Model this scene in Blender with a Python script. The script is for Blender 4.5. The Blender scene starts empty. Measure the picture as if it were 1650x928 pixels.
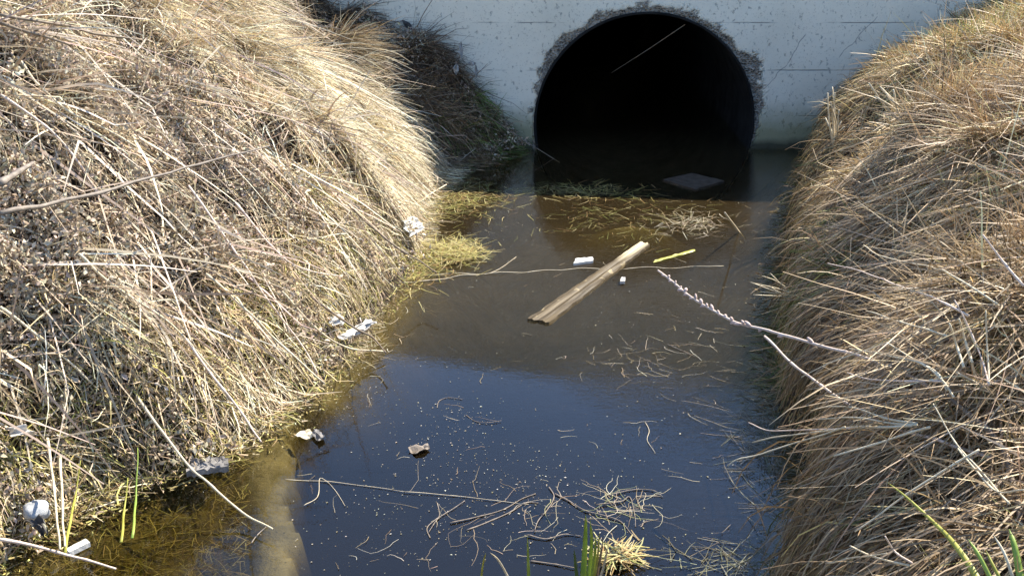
import bpy, math, random
import numpy as np
from mathutils import Vector, noise as mnoise
R = math.radians
rng = np.random.default_rng(7)
random.seed(7)
sc = bpy.context.scene
COL = sc.collection

# ------------------------------------------------------------------ camera
F_PX, PITCH, CAM_H = 1769.0, R(21.0), 1.72
cd = bpy.data.cameras.new('camera'); cam = bpy.data.objects.new('camera', cd); COL.objects.link(cam)
cam.location = (0, 0, CAM_H); cam.rotation_euler = (R(90) - PITCH, 0, 0)
cd.sensor_width = 36; cd.lens = 36 * F_PX / 1650; cd.clip_start = 0.05; cd.clip_end = 2000
sc.camera = cam
# ------------------------------------------------------------------ light
SUN = Vector((0.72, 0.60, 1.0)).normalized()
el = math.asin(SUN.z); az = math.atan2(SUN.x, SUN.y)
w = bpy.data.worlds.new('World'); sc.world = w; w.use_nodes = True
nt = w.node_tree; bg = nt.nodes['Background']
sky = nt.nodes.new('ShaderNodeTexSky'); sky.sky_type = 'NISHITA'; sky.sun_disc = False
sky.sun_elevation = el; sky.sun_rotation = az; sky.air_density = 1.0; sky.dust_density = 0.1; sky.ozone_density = 4.0
nt.links.new(sky.outputs[0], bg.inputs[0]); bg.inputs[1].default_value = 0.145
sd = bpy.data.lights.new('sun', 'SUN'); sd.energy = 5.0; sd.angle = R(0.5); sd.color = (1.0, 0.935, 0.81)
so = bpy.data.objects.new('sun', sd); COL.objects.link(so)
so.rotation_euler = SUN.to_track_quat('Z', 'Y').to_euler(); so.location = (6, 6, 9)
sc.view_settings.view_transform = 'Standard'; sc.view_settings.look = 'None'
sc.view_settings.exposure = 1.25; sc.view_settings.gamma = 1
sc.cycles.max_bounces = 6; sc.cycles.diffuse_bounces = 3; sc.cycles.glossy_bounces = 3
sc.cycles.transparent_max_bounces = 12; sc.cycles.transmission_bounces = 3
sc.cycles.use_denoising = True

# ------------------------------------------------------------------ pixel helpers
CP, SP = math.cos(PITCH), math.sin(PITCH)
def ray(px, py):
    a = (px - 825) / F_PX; b = (464 - py) / F_PX
    return np.array([a, CP + b * SP, -SP + b * CP])           # depth 1 along the axis
def onz(px, py, z=0.0):
    d = ray(px, py); t = (z - CAM_H) / d[2]
    return np.array([0, 0, CAM_H]) + d * t

# ------------------------------------------------------------------ noise
def _hash(i, j, s):
    h = (i * 374761393 + j * 668265263 + s * 974634777) & 0x7fffffff
    h = ((h ^ (h >> 13)) * 1274126177) & 0x7fffffff
    return ((h ^ (h >> 16)) & 0xffff) / 65535.0
def vnoise(x, y, s=0):
    x = np.asarray(x, float); y = np.asarray(y, float)
    i = np.floor(x).astype(np.int64); j = np.floor(y).astype(np.int64)
    u = x - i; v = y - j; u = u * u * (3 - 2 * u); v = v * v * (3 - 2 * v)
    return ((_hash(i, j, s) * (1 - u) + _hash(i + 1, j, s) * u) * (1 - v)
            + (_hash(i, j + 1, s) * (1 - u) + _hash(i + 1, j + 1, s) * u) * v) * 2 - 1
def fbm(x, y, s=0, o=3):
    r = 0; a = 1; t = 0
    for k in range(o):
        r = r + a * vnoise(x * 2 ** k, y * 2 ** k, s + k); t += a; a *= .5
    return r / t
def sstep(a, b, x):
    t = np.clip((x - a) / (b - a), 0, 1); return t * t * (3 - 2 * t)

# ------------------------------------------------------------------ terrain
WALL_Y = 7.03
def line(pts):
    q = np.array([onz(*p)[:2] for p in pts]); q = q[np.argsort(q[:, 1])]
    return q[:, 1], q[:, 0]
LW = line([(-120, 1000), (-20, 905), (60, 862), (150, 815), (240, 775), (340, 745), (415, 700), (500, 630), (545, 570), (590, 510), (632, 458), (662, 410), (674, 350), (690, 308), (735, 275), (832, 246)])
RW = line([(1228, 1010), (1266, 915), (1300, 830), (1312, 760), (1272, 690), (1255, 640), (1250, 560), (1252, 450), (1275, 340), (1312, 243)])
LEDGE = line([(470, 640), (468, 700), (466, 780), (474, 860), (470, 928), (470, 1010)])
PL = ([0, .06, .25, .6, 1.05, 1.6, 2.4, 4, 9], [0, .09, .34, .70, 1.04, 1.34, 1.55, 1.68, 1.75])
PR = ([0, .05, .14, .36, .9, 1.5, 2.4, 4, 9], [0, .20, .38, .60, .90, 1.14, 1.36, 1.55, 1.65])
def xl(y): return np.interp(y, *LW)
def xr(y): return np.interp(y, *RW)
def wall_top(x): return np.clip(1.65 + .155 * (np.asarray(x, float) - .2), 1.46, 2.05)
def terr(x, y):
    x = np.asarray(x, float); y = np.asarray(y, float)
    wob = .05 * vnoise(y * 3.1, x * 0, 5) + .02 * vnoise(y * 9, x * 0, 6)
    a = xl(y) + wob * sstep(7.0, 6.5, y); b = xr(y) + wob * .6
    sl = a - x; sr = x - b
    lump = fbm(x * 2.6, y * 2.6, 11, 3)
    mid = fbm(x * 5.5, y * 5.5, 15, 2)
    fur = fbm(x * 1.8 + y * .8, y * 6.5 + x * 1.5, 25, 3)
    fine = fbm(x * 9, y * 9, 21, 2)
    zl = np.interp(sl, *PL) + (lump * .15 + mid * .05 + fur * .085 + fine * .018) * sstep(0, .45, sl)
    zr = np.interp(sr, *PR) + (lump * .13 + mid * .045 + fur * .06 + fine * .018) * sstep(0, .4, sr)
    zr = zr * (1 - .10 * sstep(5.2, 6.4, y))
    for (mx_, my_, rx_, ry_, h_) in ((1.25, 2.40, .38, .28, .13), (1.25, 3.20, .32, .30, -.10), (1.65, 4.0, .30, .28, .12), (1.8, 4.75, .35, .3, -.10), (2.1, 5.6, .35, .35, .12), (2.3, 6.5, .3, .3, -.06)):
        zr = zr + h_ * np.exp(-(((x - mx_) / rx_) ** 2 + ((y - my_) / ry_) ** 2)) * sstep(0, .25, sr)
    xe = np.interp(y, *LEDGE) + .010 * vnoise(y * 6, y * 0, 3) + .012 * vnoise(y * 21, y * 0, 4)
    # left shelf: shallow silt that ends at a small step
    dl = np.clip(-sl, 0, None); dr = np.clip(-sr, 0, None)
    shelf = -.02 - .05 * sstep(0, .35, dl) + .012 * fine
    band = sstep(.14, .08, xe - x)
    shelf = np.where(x < xe, shelf * (1 - band) + (-.034 + .010 * fine) * band - .035 * sstep(.1, .22, xe - x), shelf)
    deep = -.42 + .03 * lump + .012 * fine
    slope = -.9 * dl
    nearc = sstep(3.45, 3.2, y)
    dropx = sstep(0.0, .07, x - xe)
    bedL = (shelf * (1 - dropx) + deep * dropx) * nearc + (1 - nearc) * np.maximum(slope, deep)
    bed = np.maximum(bedL, np.where(dr < .5, np.maximum(-1.0 * dr, deep), -9))
    # a mound of silt and rotting grass in front of the pipe
    gx_, gy_ = (x + .98), (y - 6.42)
    zl = zl - .24 * np.exp(-(((x + 1.1) / .35) ** 2 + ((y - 6.6) / .38) ** 2)) + .10 * np.exp(-((gx_ / .13) ** 2 + (gy_ / .13) ** 2)) - .17 * np.exp(-(((x + .52) / .22) ** 2 + ((y - 6.5) / .14) ** 2))
    zl = zl * (1 - .20 * sstep(6.35, 6.85, y))
    m = np.exp(-(((x - .62) / .55) ** 2 + ((y - 5.45) / .42) ** 2))
    bed = np.maximum(bed, deep + .37 * m)
    m2 = np.exp(-(((x - .45) / .35) ** 2 + ((y - 3.75) / .22) ** 2))
    bed = np.maximum(bed, deep + .12 * m2)
    z = np.where(sl > 0, zl, np.where(sr > 0, zr, bed))
    # low bank the viewer stands on
    zn = np.interp(1.75 - y, [-.8, 0, .3, .9, 3], [-.6, -.02, .10, .13, .18]) + .01 * fine
    z = np.where(y < 2.4, np.maximum(z, zn), z)
    zb = wall_top(x) - .06 + .01 * lump
    z = np.where(y > WALL_Y + .12, zb, z)
    return z
def surf(x, y): return np.maximum(terr(x, y), 0.0)

TT = np.linspace(1.0, 9.0, 2400)
def hit(px, py, off=0.0):
    d = ray(px, py); P = d[None] * TT[:, None]; P[:, 2] += CAM_H
    f = P[:, 2] - surf(P[:, 0], P[:, 1]) - off
    k = np.argmax((f <= 0) | (P[:, 1] > WALL_Y - .03))
    return TT[k]
def at(px, py, t):
    p = ray(px, py) * t; p[2] += CAM_H; return p

# ------------------------------------------------------------------ mesh helpers
def mesh_np(name, V, Fq, mat, parent=None, col=None, smooth=False, attrs=None):
    V = np.ascontiguousarray(V, np.float32).reshape(-1, 3)
    Fq = np.ascontiguousarray(Fq, np.int32)
    n = Fq.shape[1]
    me = bpy.data.meshes.new(name)
    me.vertices.add(len(V)); me.vertices.foreach_set('co', V.ravel())
    me.loops.add(Fq.size); me.loops.foreach_set('vertex_index', Fq.ravel())
    me.polygons.add(len(Fq)); me.polygons.foreach_set('loop_start', np.arange(0, Fq.size, n, dtype=np.int32))
    me.polygons.foreach_set('loop_total', np.full(len(Fq), n, np.int32))
    if smooth: me.polygons.foreach_set('use_smooth', np.ones(len(Fq), bool))
    me.update(calc_edges=True)
    if col is not None:
        c = np.ones((len(V), 4), np.float32); c[:, :3] = col
        a = me.color_attributes.new('col', 'FLOAT_COLOR', 'POINT'); a.data.foreach_set('color', c.ravel())
    for k, v in (attrs or {}).items():
        a = me.attributes.new(k, 'FLOAT', 'POINT'); a.data.foreach_set('value', np.asarray(v, np.float32).ravel())
    me.materials.append(mat)
    o = bpy.data.objects.new(name, me); COL.objects.link(o)
    if parent: o.parent = parent
    return o
def mesh_py(name, V, F, mat, parent=None, smooth=True, loc=None):
    me = bpy.data.meshes.new(name); me.from_pydata([tuple(map(float, v)) for v in V], [], F)
    if smooth: me.polygons.foreach_set('use_smooth', [True] * len(F))
    me.update(); me.materials.append(mat)
    o = bpy.data.objects.new(name, me); COL.objects.link(o)
    if parent: o.parent = parent
    return o
def tag(o, label=None, cat=None, group=None, kind=None):
    if label: o['label'] = label
    if cat: o['category'] = cat
    if group: o['group'] = group
    if kind: o['kind'] = kind
    return o
def empty(name, label, cat, loc=(0, 0, 0), group=None):
    o = bpy.data.objects.new(name, None); COL.objects.link(o); o.location = tuple(map(float, loc)); o.empty_display_size = .05
    return tag(o, label, cat, group)
def rel(V, loc): return np.asarray(V) - np.asarray(loc)

def ribbons(root, d0, L, W, nseg, grav, off, col, jit=.12, minz=None, onwater=True, taper=.75, tipcol=None, kink=.12, face=(0, 0, 1), facej=.55):
    N = len(root); P = np.zeros((N, nseg + 1, 3)); P[:, 0] = root; d = d0 / np.linalg.norm(d0, axis=1, keepdims=True)
    p = root.copy(); D = [d.copy()]
    for k in range(nseg):
        if k and kink:
            kk = rng.uniform(0, 1, N) < kink
            d = d + kk[:, None] * rng.normal(0, .8, (N, 3))
        d = d + rng.normal(0, jit, (N, 3)) + np.stack([0 * L, 0 * L, -(grav + 0 * L) * (0.6 + .8 * k / nseg)], 1)
        d /= np.linalg.norm(d, axis=1, keepdims=True)
        q = p + d * (L / nseg)[:, None]
        q[:, 1] = np.minimum(q[:, 1], WALL_Y - .01)
        h = (surf if onwater else terr)(q[:, 0], q[:, 1]) + off
        q[:, 2] = np.maximum(q[:, 2], h)
        if minz is not None: q[:, 2] = np.maximum(q[:, 2], minz)
        d = q - p; d /= np.linalg.norm(d, axis=1, keepdims=True) + 1e-9
        p = q; P[:, k + 1] = p; D.append(d.copy())
    D = np.stack(D, 1)
    rv = rng.normal(0, facej, (N, 1, 3)) + np.array(face); S = np.cross(D, rv); S /= np.linalg.norm(S, axis=2, keepdims=True) + 1e-9
    t = np.linspace(0, 1, nseg + 1)
    ww = W[:, None] * (1 - taper * t ** 1.6)[None] * .5
    V = np.stack([P - S * ww[..., None], P + S * ww[..., None]], 2)     # N,n+1,2,3
    base = (np.arange(N) * (nseg + 1) * 2)[:, None] + (np.arange(nseg) * 2)[None]
    Fq = np.stack([base, base + 1, base + 3, base + 2], 2).reshape(-1, 4)
    C = np.repeat(np.repeat(col[:, None], nseg + 1, 1)[:, :, None], 2, 2)
    if tipcol is not None:
        C = C * (1 - t[None, :, None, None] * .5) + tipcol[:, None, None] * t[None, :, None, None] * .5
    return V.reshape(-1, 3), Fq, C.reshape(-1, 3)
def join(parts):
    V, Fq, C = [], [], []; n = 0
    for v, f, c in parts:
        V.append(v); Fq.append(f + n); C.append(c); n += len(v)
    return np.concatenate(V), np.concatenate(Fq), np.concatenate(C)
def flakes(P, size, col, aspect=.55):
    """folded little leaves: two quads along a midrib"""
    N = len(P); d = rng.normal(0, 1, (N, 3)); d /= np.linalg.norm(d, axis=1, keepdims=True)
    s = np.cross(d, rng.normal(0, 1, (N, 3))); s /= np.linalg.norm(s, axis=1, keepdims=True)
    n = np.cross(d, s); l = size[:, None]; a = aspect
    A = P - d * l * .5; B = P + d * l * .5 + n * l * .2
    C1 = P + s * l * a * .5 + n * l * .28; C2 = P - s * l * a * .5 + n * l * .28
    V = np.stack([A, C1, B, C2, P], 1)
    b = (np.arange(N) * 5)[:, None]
    Fq = np.concatenate([b + [0, 1, 2], b + [0, 2, 3]], 0)
    Fq = np.concatenate([Fq, Fq[:, 2:3]], 1)
    T = np.concatenate([b + [0, 1, 4], b + [1, 2, 4], b + [2, 3, 4], b + [3, 0, 4]], 0)
    return V.reshape(-1, 3), T, np.repeat(col, 5, 0)
def pal(cols, wts, N, var=.13):
    cols = np.array(cols); wts = np.array(wts, float); wts /= wts.sum()
    c = cols[rng.choice(len(cols), N, p=wts)]
    return np.clip(c * (1 + rng.normal(0, var, (N, 1))) * (1 + rng.normal(0, .04, (N, 3))), .01, .9)

def smooth_path(P, n=6):
    P = [np.asarray(p, float) for p in P]
    if len(P) == 2: return np.array([P[0] + (P[1] - P[0]) * k / n for k in range(n + 1)])
    Q = [2 * P[0] - P[1]] + P + [2 * P[-1] - P[-2]]; out = []
    for i in range(1, len(Q) - 2):
        a, b, c, d = Q[i - 1:i + 3]
        for k in range(n):
            t = k / n
            out.append(.5 * ((2 * b) + (-a + c) * t + (2 * a - 5 * b + 4 * c - d) * t * t + (-a + 3 * b - 3 * c + d) * t ** 3))
    out.append(P[-1]); return np.array(out)
def tube(path, r0, r1, sides=6, knob=0.0, wig=0.0, flat=1.0):
    path = np.asarray(path); n = len(path)
    if wig: path = path + np.array([[mnoise.noise(Vector(p) * 9 + Vector((k, 0, 0))) * wig for k in (0, 7, 13)] for p in path])
    T = np.gradient(path, axis=0); T /= np.linalg.norm(T, axis=1, keepdims=True) + 1e-9
    U = np.cross(T, [0, 0, 1.0]); bad = np.linalg.norm(U, axis=1) < .1; U[bad] = [1, 0, 0]
    U /= np.linalg.norm(U, axis=1, keepdims=True); Wv = np.cross(U, T)
    r = np.linspace(r0, r1, n)
    if knob: r = r * (1 + knob * np.array([max(0, math.sin(k * 1.1)) ** 6 for k in range(n)]))
    V = []; F = []
    for i in range(n):
        for s in range(sides):
            a = 2 * math.pi * s / sides
            V.append(path[i] + r[i] * (math.cos(a) * U[i] + math.sin(a) * Wv[i] * flat))
    for i in range(n - 1):
        for s in range(sides):
            s2 = (s + 1) % sides
            F.append((i * sides + s, i * sides + s2, (i + 1) * sides + s2, (i + 1) * sides + s))
    F.append(tuple(range(sides))[::-1]); F.append(tuple((n - 1) * sides + s for s in range(sides)))
    return V, F
def merge(parts):
    V, F = [], []
    for v, f in parts:
        n = len(V); V += list(v); F += [tuple(i + n for i in q) for q in f]
    return V, F

# ------------------------------------------------------------------ materials
def mat(name):
    m = bpy.data.materials.new(name); m.use_nodes = True; t = m.node_tree
    return m, t, t.nodes['Principled BSDF'], t.nodes['Material Output']
def N(t, kind, **kw):
    n = t.nodes.new('ShaderNode' + kind)
    for k, v in kw.items():
        if k in ('operation', 'blend_type', 'data_type', 'feature', 'attribute_name', 'distance'): setattr(n, k, v)
        else: n.inputs[k].default_value = v
    return n
def noise_n(t, vec, scale, detail=4, rough=.55, dist=0):
    n = N(t, 'TexNoise', Scale=scale, Detail=detail, Roughness=rough, Distortion=dist)
    if vec is not None: t.links.new(vec, n.inputs['Vector'])
    return n.outputs['Fac']
def ramp(t, fac, stops):
    r = t.nodes.new('ShaderNodeValToRGB'); e = r.color_ramp.elements
    while len(e) < len(stops): e.new(.5)
    for x, (p, c) in zip(e, stops): x.position = p; x.color = (*c, 1) if len(c) == 3 else c
    t.links.new(fac, r.inputs[0]); return r.outputs['Color']
def mixc(t, fac, a, b, mode='MIX'):
    m = t.nodes.new('ShaderNodeMix'); m.data_type = 'RGBA'; m.blend_type = mode
    for s, v in ((0, fac), (6, a), (7, b)):
        if hasattr(v, 'default_value') or hasattr(v, 'is_output'): t.links.new(v, m.inputs[s])
        else: m.inputs[s].default_value = (*v, 1) if isinstance(v, tuple) else v
    return m.outputs[2]
def mth(t, op, a, b=None, c=None, clamp=False):
    m = t.nodes.new('ShaderNodeMath'); m.operation = op; m.use_clamp = clamp
    for s, v in ((0, a), (1, b), (2, c)):
        if v is None: continue
        if hasattr(v, 'is_output'): t.links.new(v, m.inputs[s])
        else: m.inputs[s].default_value = v
    return m.outputs[0]
def mr(t, v, a, b, c=0., d=1.):
    m = t.nodes.new('ShaderNodeMapRange'); m.inputs[1].default_value = a; m.inputs[2].default_value = b
    m.inputs[3].default_value = c; m.inputs[4].default_value = d; t.links.new(v, m.inputs[0]); return m.outputs[0]
def bump(t, h, strength, dist, nrm=None):
    b = N(t, 'Bump', Strength=strength, Distance=dist); t.links.new(h, b.inputs['Height'])
    if nrm is not None: t.links.new(nrm, b.inputs['Normal'])
    return b.outputs['Normal']
def pos(t):
    return t.nodes.new('ShaderNodeNewGeometry').outputs['Position']
def sep(t, v):
    s = t.nodes.new('ShaderNodeSeparateXYZ'); t.links.new(v, s.inputs[0]); return s.outputs

def straw_mat(name, rough=.55, transl=.16, spec=.35):
    m, t, p, out = mat(name)
    a = N(t, 'Attribute', attribute_name='col')
    t.links.new(a.outputs['Color'], p.inputs['Base Color']); p.inputs['Roughness'].default_value = rough
    p.inputs['Specular IOR Level'].default_value = spec
    tr = t.nodes.new('ShaderNodeBsdfTranslucent'); t.links.new(a.outputs['Color'], tr.inputs[0])
    mx = t.nodes.new('ShaderNodeMixShader'); mx.inputs[0].default_value = transl
    t.links.new(p.outputs[0], mx.inputs[1]); t.links.new(tr.outputs[0], mx.inputs[2]); t.links.new(mx.outputs[0], out.inputs[0])
    return m
M_STRAW = straw_mat('dry_straw')
M_LEAFLITTER = straw_mat('dead_leaves', .7, .2, .2)
def stalk_mat(name, c1, c2, scale=40, rough=.6, bmp=.4):
    m, t, p, out = mat(name); P = pos(t)
    f = noise_n(t, P, scale, 5, .65); g = noise_n(t, P, scale * 4, 3)
    c = ramp(t, f, [(.3, c1), (.7, c2)])
    c = mixc(t, mr(t, g, .55, .75, 0, .45), c, tuple(x * .4 for x in c1))
    t.links.new(c, p.inputs['Base Color']); p.inputs['Roughness'].default_value = rough
    p.inputs['Specular IOR Level'].default_value = .3
    t.links.new(bump(t, g, bmp, .002), p.inputs['Normal']); return m
M_PALE = stalk_mat('pale_stalk', (.50, .40, .25), (.78, .67, .47))
M_PINK = stalk_mat('pinkish_stalk', (.52, .38, .29), (.80, .66, .54))
M_CAPS = stalk_mat('seed_capsules', (.34, .22, .17), (.74, .58, .50), 90)
M_BROWN = stalk_mat('brown_stalk', (.12, .085, .055), (.30, .23, .16))
M_GREY = stalk_mat('grey_twig', (.14, .11, .085), (.32, .26, .20))
M_GREEN = stalk_mat('green_blade', (.16, .25, .035), (.42, .50, .10), 12, .45, .2)
M_DKGREEN = stalk_mat('dark_green_blade', (.06, .11, .03), (.18, .25, .06), 12, .45, .2)
M_YELLOW = stalk_mat('yellow_leaf', (.28, .26, .04), (.46, .44, .09), 30, .45, .2)
M_WHITE = stalk_mat('white_foam', (.50, .48, .43), (.74, .72, .67), 30, .6, .5)
M_DIRTY = stalk_mat('dirty_white_plastic', (.34, .30, .25), (.70, .67, .62), 22, .4, .5)
M_DARKSCRAP = stalk_mat('dark_scrap', (.03, .03, .03), (.11, .10, .09), 30, .5, .5)
M_STONE = stalk_mat('pale_stone', (.25, .26, .27), (.62, .62, .60), 35, .8, .8)
M_BARK = stalk_mat('grey_bark', (.10, .09, .08), (.30, .28, .26), 30, .85, 1)

def ground_mat():
    m, t, p, out = mat('soil_and_silt'); P = pos(t); x, y, z = sep(t, P)
    f = noise_n(t, P, 7, 6, .6); g = noise_n(t, P, 60, 5, .7)
    soil = ramp(t, f, [(.3, (.02, .014, .010)), (.7, (.055, .038, .024))])
    silt = ramp(t, f, [(.3, (.09, .075, .035)), (.7, (.23, .19, .10))])
    silt = mixc(t, mr(t, g, .5, .7, 0, .5), silt, (.10, .08, .03))
    c = mixc(t, mr(t, z, .01, -.03), soil, silt)
    far = mr(t, y, 7.3, 9.0)
    grass = ramp(t, noise_n(t, P, 1.3, 6, .7), [(.35, (.10, .09, .04)), (.65, (.28, .23, .13))])
    c = mixc(t, far, c, grass)
    t.links.new(c, p.inputs['Base Color']); p.inputs['Roughness'].default_value = .9
    p.inputs['Specular IOR Level'].default_value = .2
    t.links.new(bump(t, g, .8, .01), p.inputs['Normal']); return m

def water_mat():
    m, t, p, out = mat('murky_water'); t.nodes.remove(p); P = pos(t); x, y, z = sep(t, P)
    mp = N(t, 'Mapping'); mp.inputs['Scale'].default_value = (1, 2.4, 1); t.links.new(P, mp.inputs[0])
    n1 = noise_n(t, mp.outputs[0], 5.5, 3, .5, .6)
    n2 = noise_n(t, mp.outputs[0], 26, 3, .6, .8)
    msk = mth(t, 'MULTIPLY', mr(t, x, .15, 1.0), mr(t, noise_n(t, P, 1.7, 2), .38, .6))
    n2 = mth(t, 'MULTIPLY', n2, mth(t, 'ADD', mth(t, 'MULTIPLY', msk, .55), .03))
    h = mth(t, 'ADD', mth(t, 'MULTIPLY', n1, .05), n2)
    nrm = bump(t, h, .22, .02)
    gl = N(t, 'BsdfGlossy', Roughness=.004); gl.inputs['Color'].default_value = (1, 1, 1, 1); t.links.new(nrm, gl.inputs['Normal'])
    tr = t.nodes.new('ShaderNodeBsdfTransparent'); tr.inputs[0].default_value = (.97, .95, .90, 1)
    df = t.nodes.new('ShaderNodeBsdfDiffuse')
    murk = noise_n(t, P, 1.6, 5, .6, .5)
    c = ramp(t, murk, [(.35, (.23, .16, .075)), (.65, (.34, .24, .11))]); t.links.new(c, df.inputs[0])
    mx = t.nodes.new('ShaderNodeMixShader')
    # turbidity: silty film mid-channel, clear over the left shelf
    clear = mr(t, mth(t, 'ADD', x, mth(t, 'MULTIPLY', murk, .15)), -.75, -.45)
    silt = mr(t, mth(t, 'ADD', y, mth(t, 'MULTIPLY', murk, .4)), 3.4, 4.6, .020, .080)
    t.links.new(mth(t, 'MULTIPLY', clear, silt), mx.inputs[0])
    t.links.new(tr.outputs[0], mx.inputs[1]); t.links.new(df.outputs[0], mx.inputs[2])
    lw = N(t, 'LayerWeight', Blend=.5); t.links.new(nrm, lw.inputs['Normal'])
    fr = mth(t, 'MULTIPLY_ADD', mth(t, 'POWER', lw.outputs['Facing'], 5.0), .955, .045)      # same from above and below
    m2 = t.nodes.new('ShaderNodeMixShader'); t.links.new(fr, m2.inputs[0])
    t.links.new(mx.outputs[0], m2.inputs[1]); t.links.new(gl.outputs[0], m2.inputs[2])
    t.links.new(m2.outputs[0], out.inputs[0])
    va = N(t, 'VolumeAbsorption', Density=10.5); va.inputs['Color'].default_value = (.46, .42, .10, 1)
    t.links.new(va.outputs[0], out.inputs['Volume'])
    return m

def wall_mat():
    m, t, p, out = mat('painted_concrete'); P = pos(t); x, y, z = sep(t, P)
    ch = N(t, 'Attribute', attribute_name='chip').outputs['Fac']
    f = noise_n(t, P, 1.4, 5, .6); g = noise_n(t, P, 90, 4, .7)
    c = ramp(t, f, [(.3, (.66, .63, .52)), (.7, (.80, .765, .64))])
    # pock marks and specks
    mp = N(t, 'Mapping'); mp.inputs['Scale'].default_value = (1, 1, .7); mp.inputs['Rotation'].default_value = (0, .6, 0); t.links.new(P, mp.inputs[0])
    v1 = noise_n(t, mp.outputs[0], 42, 3, .7); pit = mr(t, v1, .61, .67)
    v2 = noise_n(t, P, 120, 2, .6); pit2 = mr(t, v2, .64, .70, 0, .7)
    pits = mth(t, 'MAXIMUM', pit, pit2)
    c = mixc(t, mth(t, 'MULTIPLY', pits, .5), c, (.12, .13, .13))
    # board joints
    lines = None
    for zz, s in ((.803, 1.), (.506, 1.3), (.213, .8), (1.10, 1.), (1.40, 1.)):
        d = mth(t, 'ABSOLUTE', mth(t, 'SUBTRACT', z, mth(t, 'ADD', mth(t, 'MULTIPLY', noise_n(t, P, 6, 2), .008), zz - .004)))
        l = mth(t, 'MULTIPLY', mr(t, d, .0045 * s, .0015), mr(t, noise_n(t, P, 2.3 + s, 3, .6), .44, .56))
        lines = l if lines is None else mth(t, 'MAXIMUM', lines, l)
    c = mixc(t, mth(t, 'MULTIPLY', lines, .7), c, (.13, .14, .14))
    # fine diagonal hairline cracks
    crk = None
    def on_wall(px, py):
        d = ray(px, py); q = d * (WALL_Y / d[1]); return q[0], q[2] + CAM_H
    for A_, B_ in (((1219, 154), (1268, 104)), ((1268, 104), (1296, 55)), ((1352, 92), (1412, 28)), ((1405, 165), (1440, 120))):
        (x0, z0), (x1, z1) = on_wall(*A_), on_wall(*B_); ln = math.hypot(x1 - x0, z1 - z0); ux, uz = (x1 - x0) / ln, (z1 - z0) / ln
        wob = mth(t, 'MULTIPLY', mth(t, 'SUBTRACT', noise_n(t, P, 9, 3), .5), .05)
        dd = mth(t, 'ADD', mth(t, 'SUBTRACT', mth(t, 'MULTIPLY', x, uz), mth(t, 'MULTIPLY', z, ux)), -(x0 * uz - z0 * ux))
        dd = mth(t, 'ABSOLUTE', mth(t, 'ADD', dd, wob))
        al = mth(t, 'ADD', mth(t, 'ADD', mth(t, 'MULTIPLY', x, ux), mth(t, 'MULTIPLY', z, uz)), -(x0 * ux + z0 * uz))
        k_ = mth(t, 'MULTIPLY', mr(t, dd, .0035, .0012), mth(t, 'MULTIPLY', mr(t, al, -.01, .01), mr(t, al, ln + .01, ln - .01)))
        crk = k_ if crk is None else mth(t, 'MAXIMUM', crk, k_)
    c = mixc(t, mth(t, 'MULTIPLY', crk, .6), c, (.10, .10, .10))
    # algae stain near the water
    st = mr(t, mth(t, 'ADD', z, mth(t, 'MULTIPLY', noise_n(t, P, 5, 4, .7), .16)), .40, .20)
    c = mixc(t, mth(t, 'MULTIPLY', st, .75), c, (.17, .17, .055))
    st2 = mr(t, mth(t, 'ADD', z, mth(t, 'MULTIPLY', noise_n(t, P, 9, 3), .05)), .10, .05)
    c = mixc(t, mth(t, 'MULTIPLY', st2, .85), c, (.035, .033, .022))
    # broken aggregate
    vo = N(t, 'TexVoronoi', Scale=70.); t.links.new(P, vo.inputs['Vector'])
    agg = ramp(t, mth(t, 'MULTIPLY', noise_n(t, P, 30, 5, .75), mth(t, 'ADD', .55, vo.outputs['Distance'])), [(.2, (.10, .085, .07)), (.75, (.60, .55, .47))])
    c = mixc(t, mr(t, ch, .35, .6), c, mixc(t, .25, agg, (.36, .33, .28)))
    t.links.new(c, p.inputs['Base Color']); p.inputs['Roughness'].default_value = .8; p.inputs['Specular IOR Level'].default_value = .25
    h = mth(t, 'SUBTRACT', mth(t, 'MULTIPLY', g, .25), mth(t, 'ADD', pits, lines))
    n = bump(t, h, .6, .004)
    n = bump(t, mth(t, 'MULTIPLY', mth(t, 'ADD', vo.outputs['Distance'], noise_n(t, P, 35, 5, .7)), ch), 1.0, .03, n)
    t.links.new(n, p.inputs['Normal']); return m

# ------------------------------------------------------------------ ground sheet
def grow(a, step, n=26, f=1.28):
    out = []; s = step
    for _ in range(n): a += s if step > 0 else s; out.append(a); s *= f
    return out
gx = np.concatenate([grow(-3.0, -.06)[::-1], np.arange(-3.0, 4.2, .03), grow(4.2, .06)])
ymid = np.arange(1.2, 7.10, .03)
gy = np.concatenate([grow(1.2, -.06)[::-1], ymid, [WALL_Y + .11, WALL_Y + .14], grow(WALL_Y + .16, .06)])
X, Y = np.meshgrid(gx, gy)
Z = terr(X, Y)
nx, ny = len(gx), len(gy)
idx = np.arange(nx * ny).reshape(ny, nx)
Fq = np.stack([idx[:-1, :-1], idx[:-1, 1:], idx[1:, 1:], idx[1:, :-1]], -1).reshape(-1, 4)
cx = X.ravel()[Fq].mean(1); cy = Y.ravel()[Fq].mean(1)
PIPE_X, PIPE_Z, PIPE_R = .857, .153, .70
keep = ~((np.abs(cx - PIPE_X) < .80) & (cy > WALL_Y + .06) & (cy < WALL_Y + .16))
ground = mesh_np('ground', np.stack([X, Y, Z], -1), Fq[keep], ground_mat(), smooth=True)
tag(ground, kind='structure', label='dark soil banks and brown silt bed of the ditch')

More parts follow.
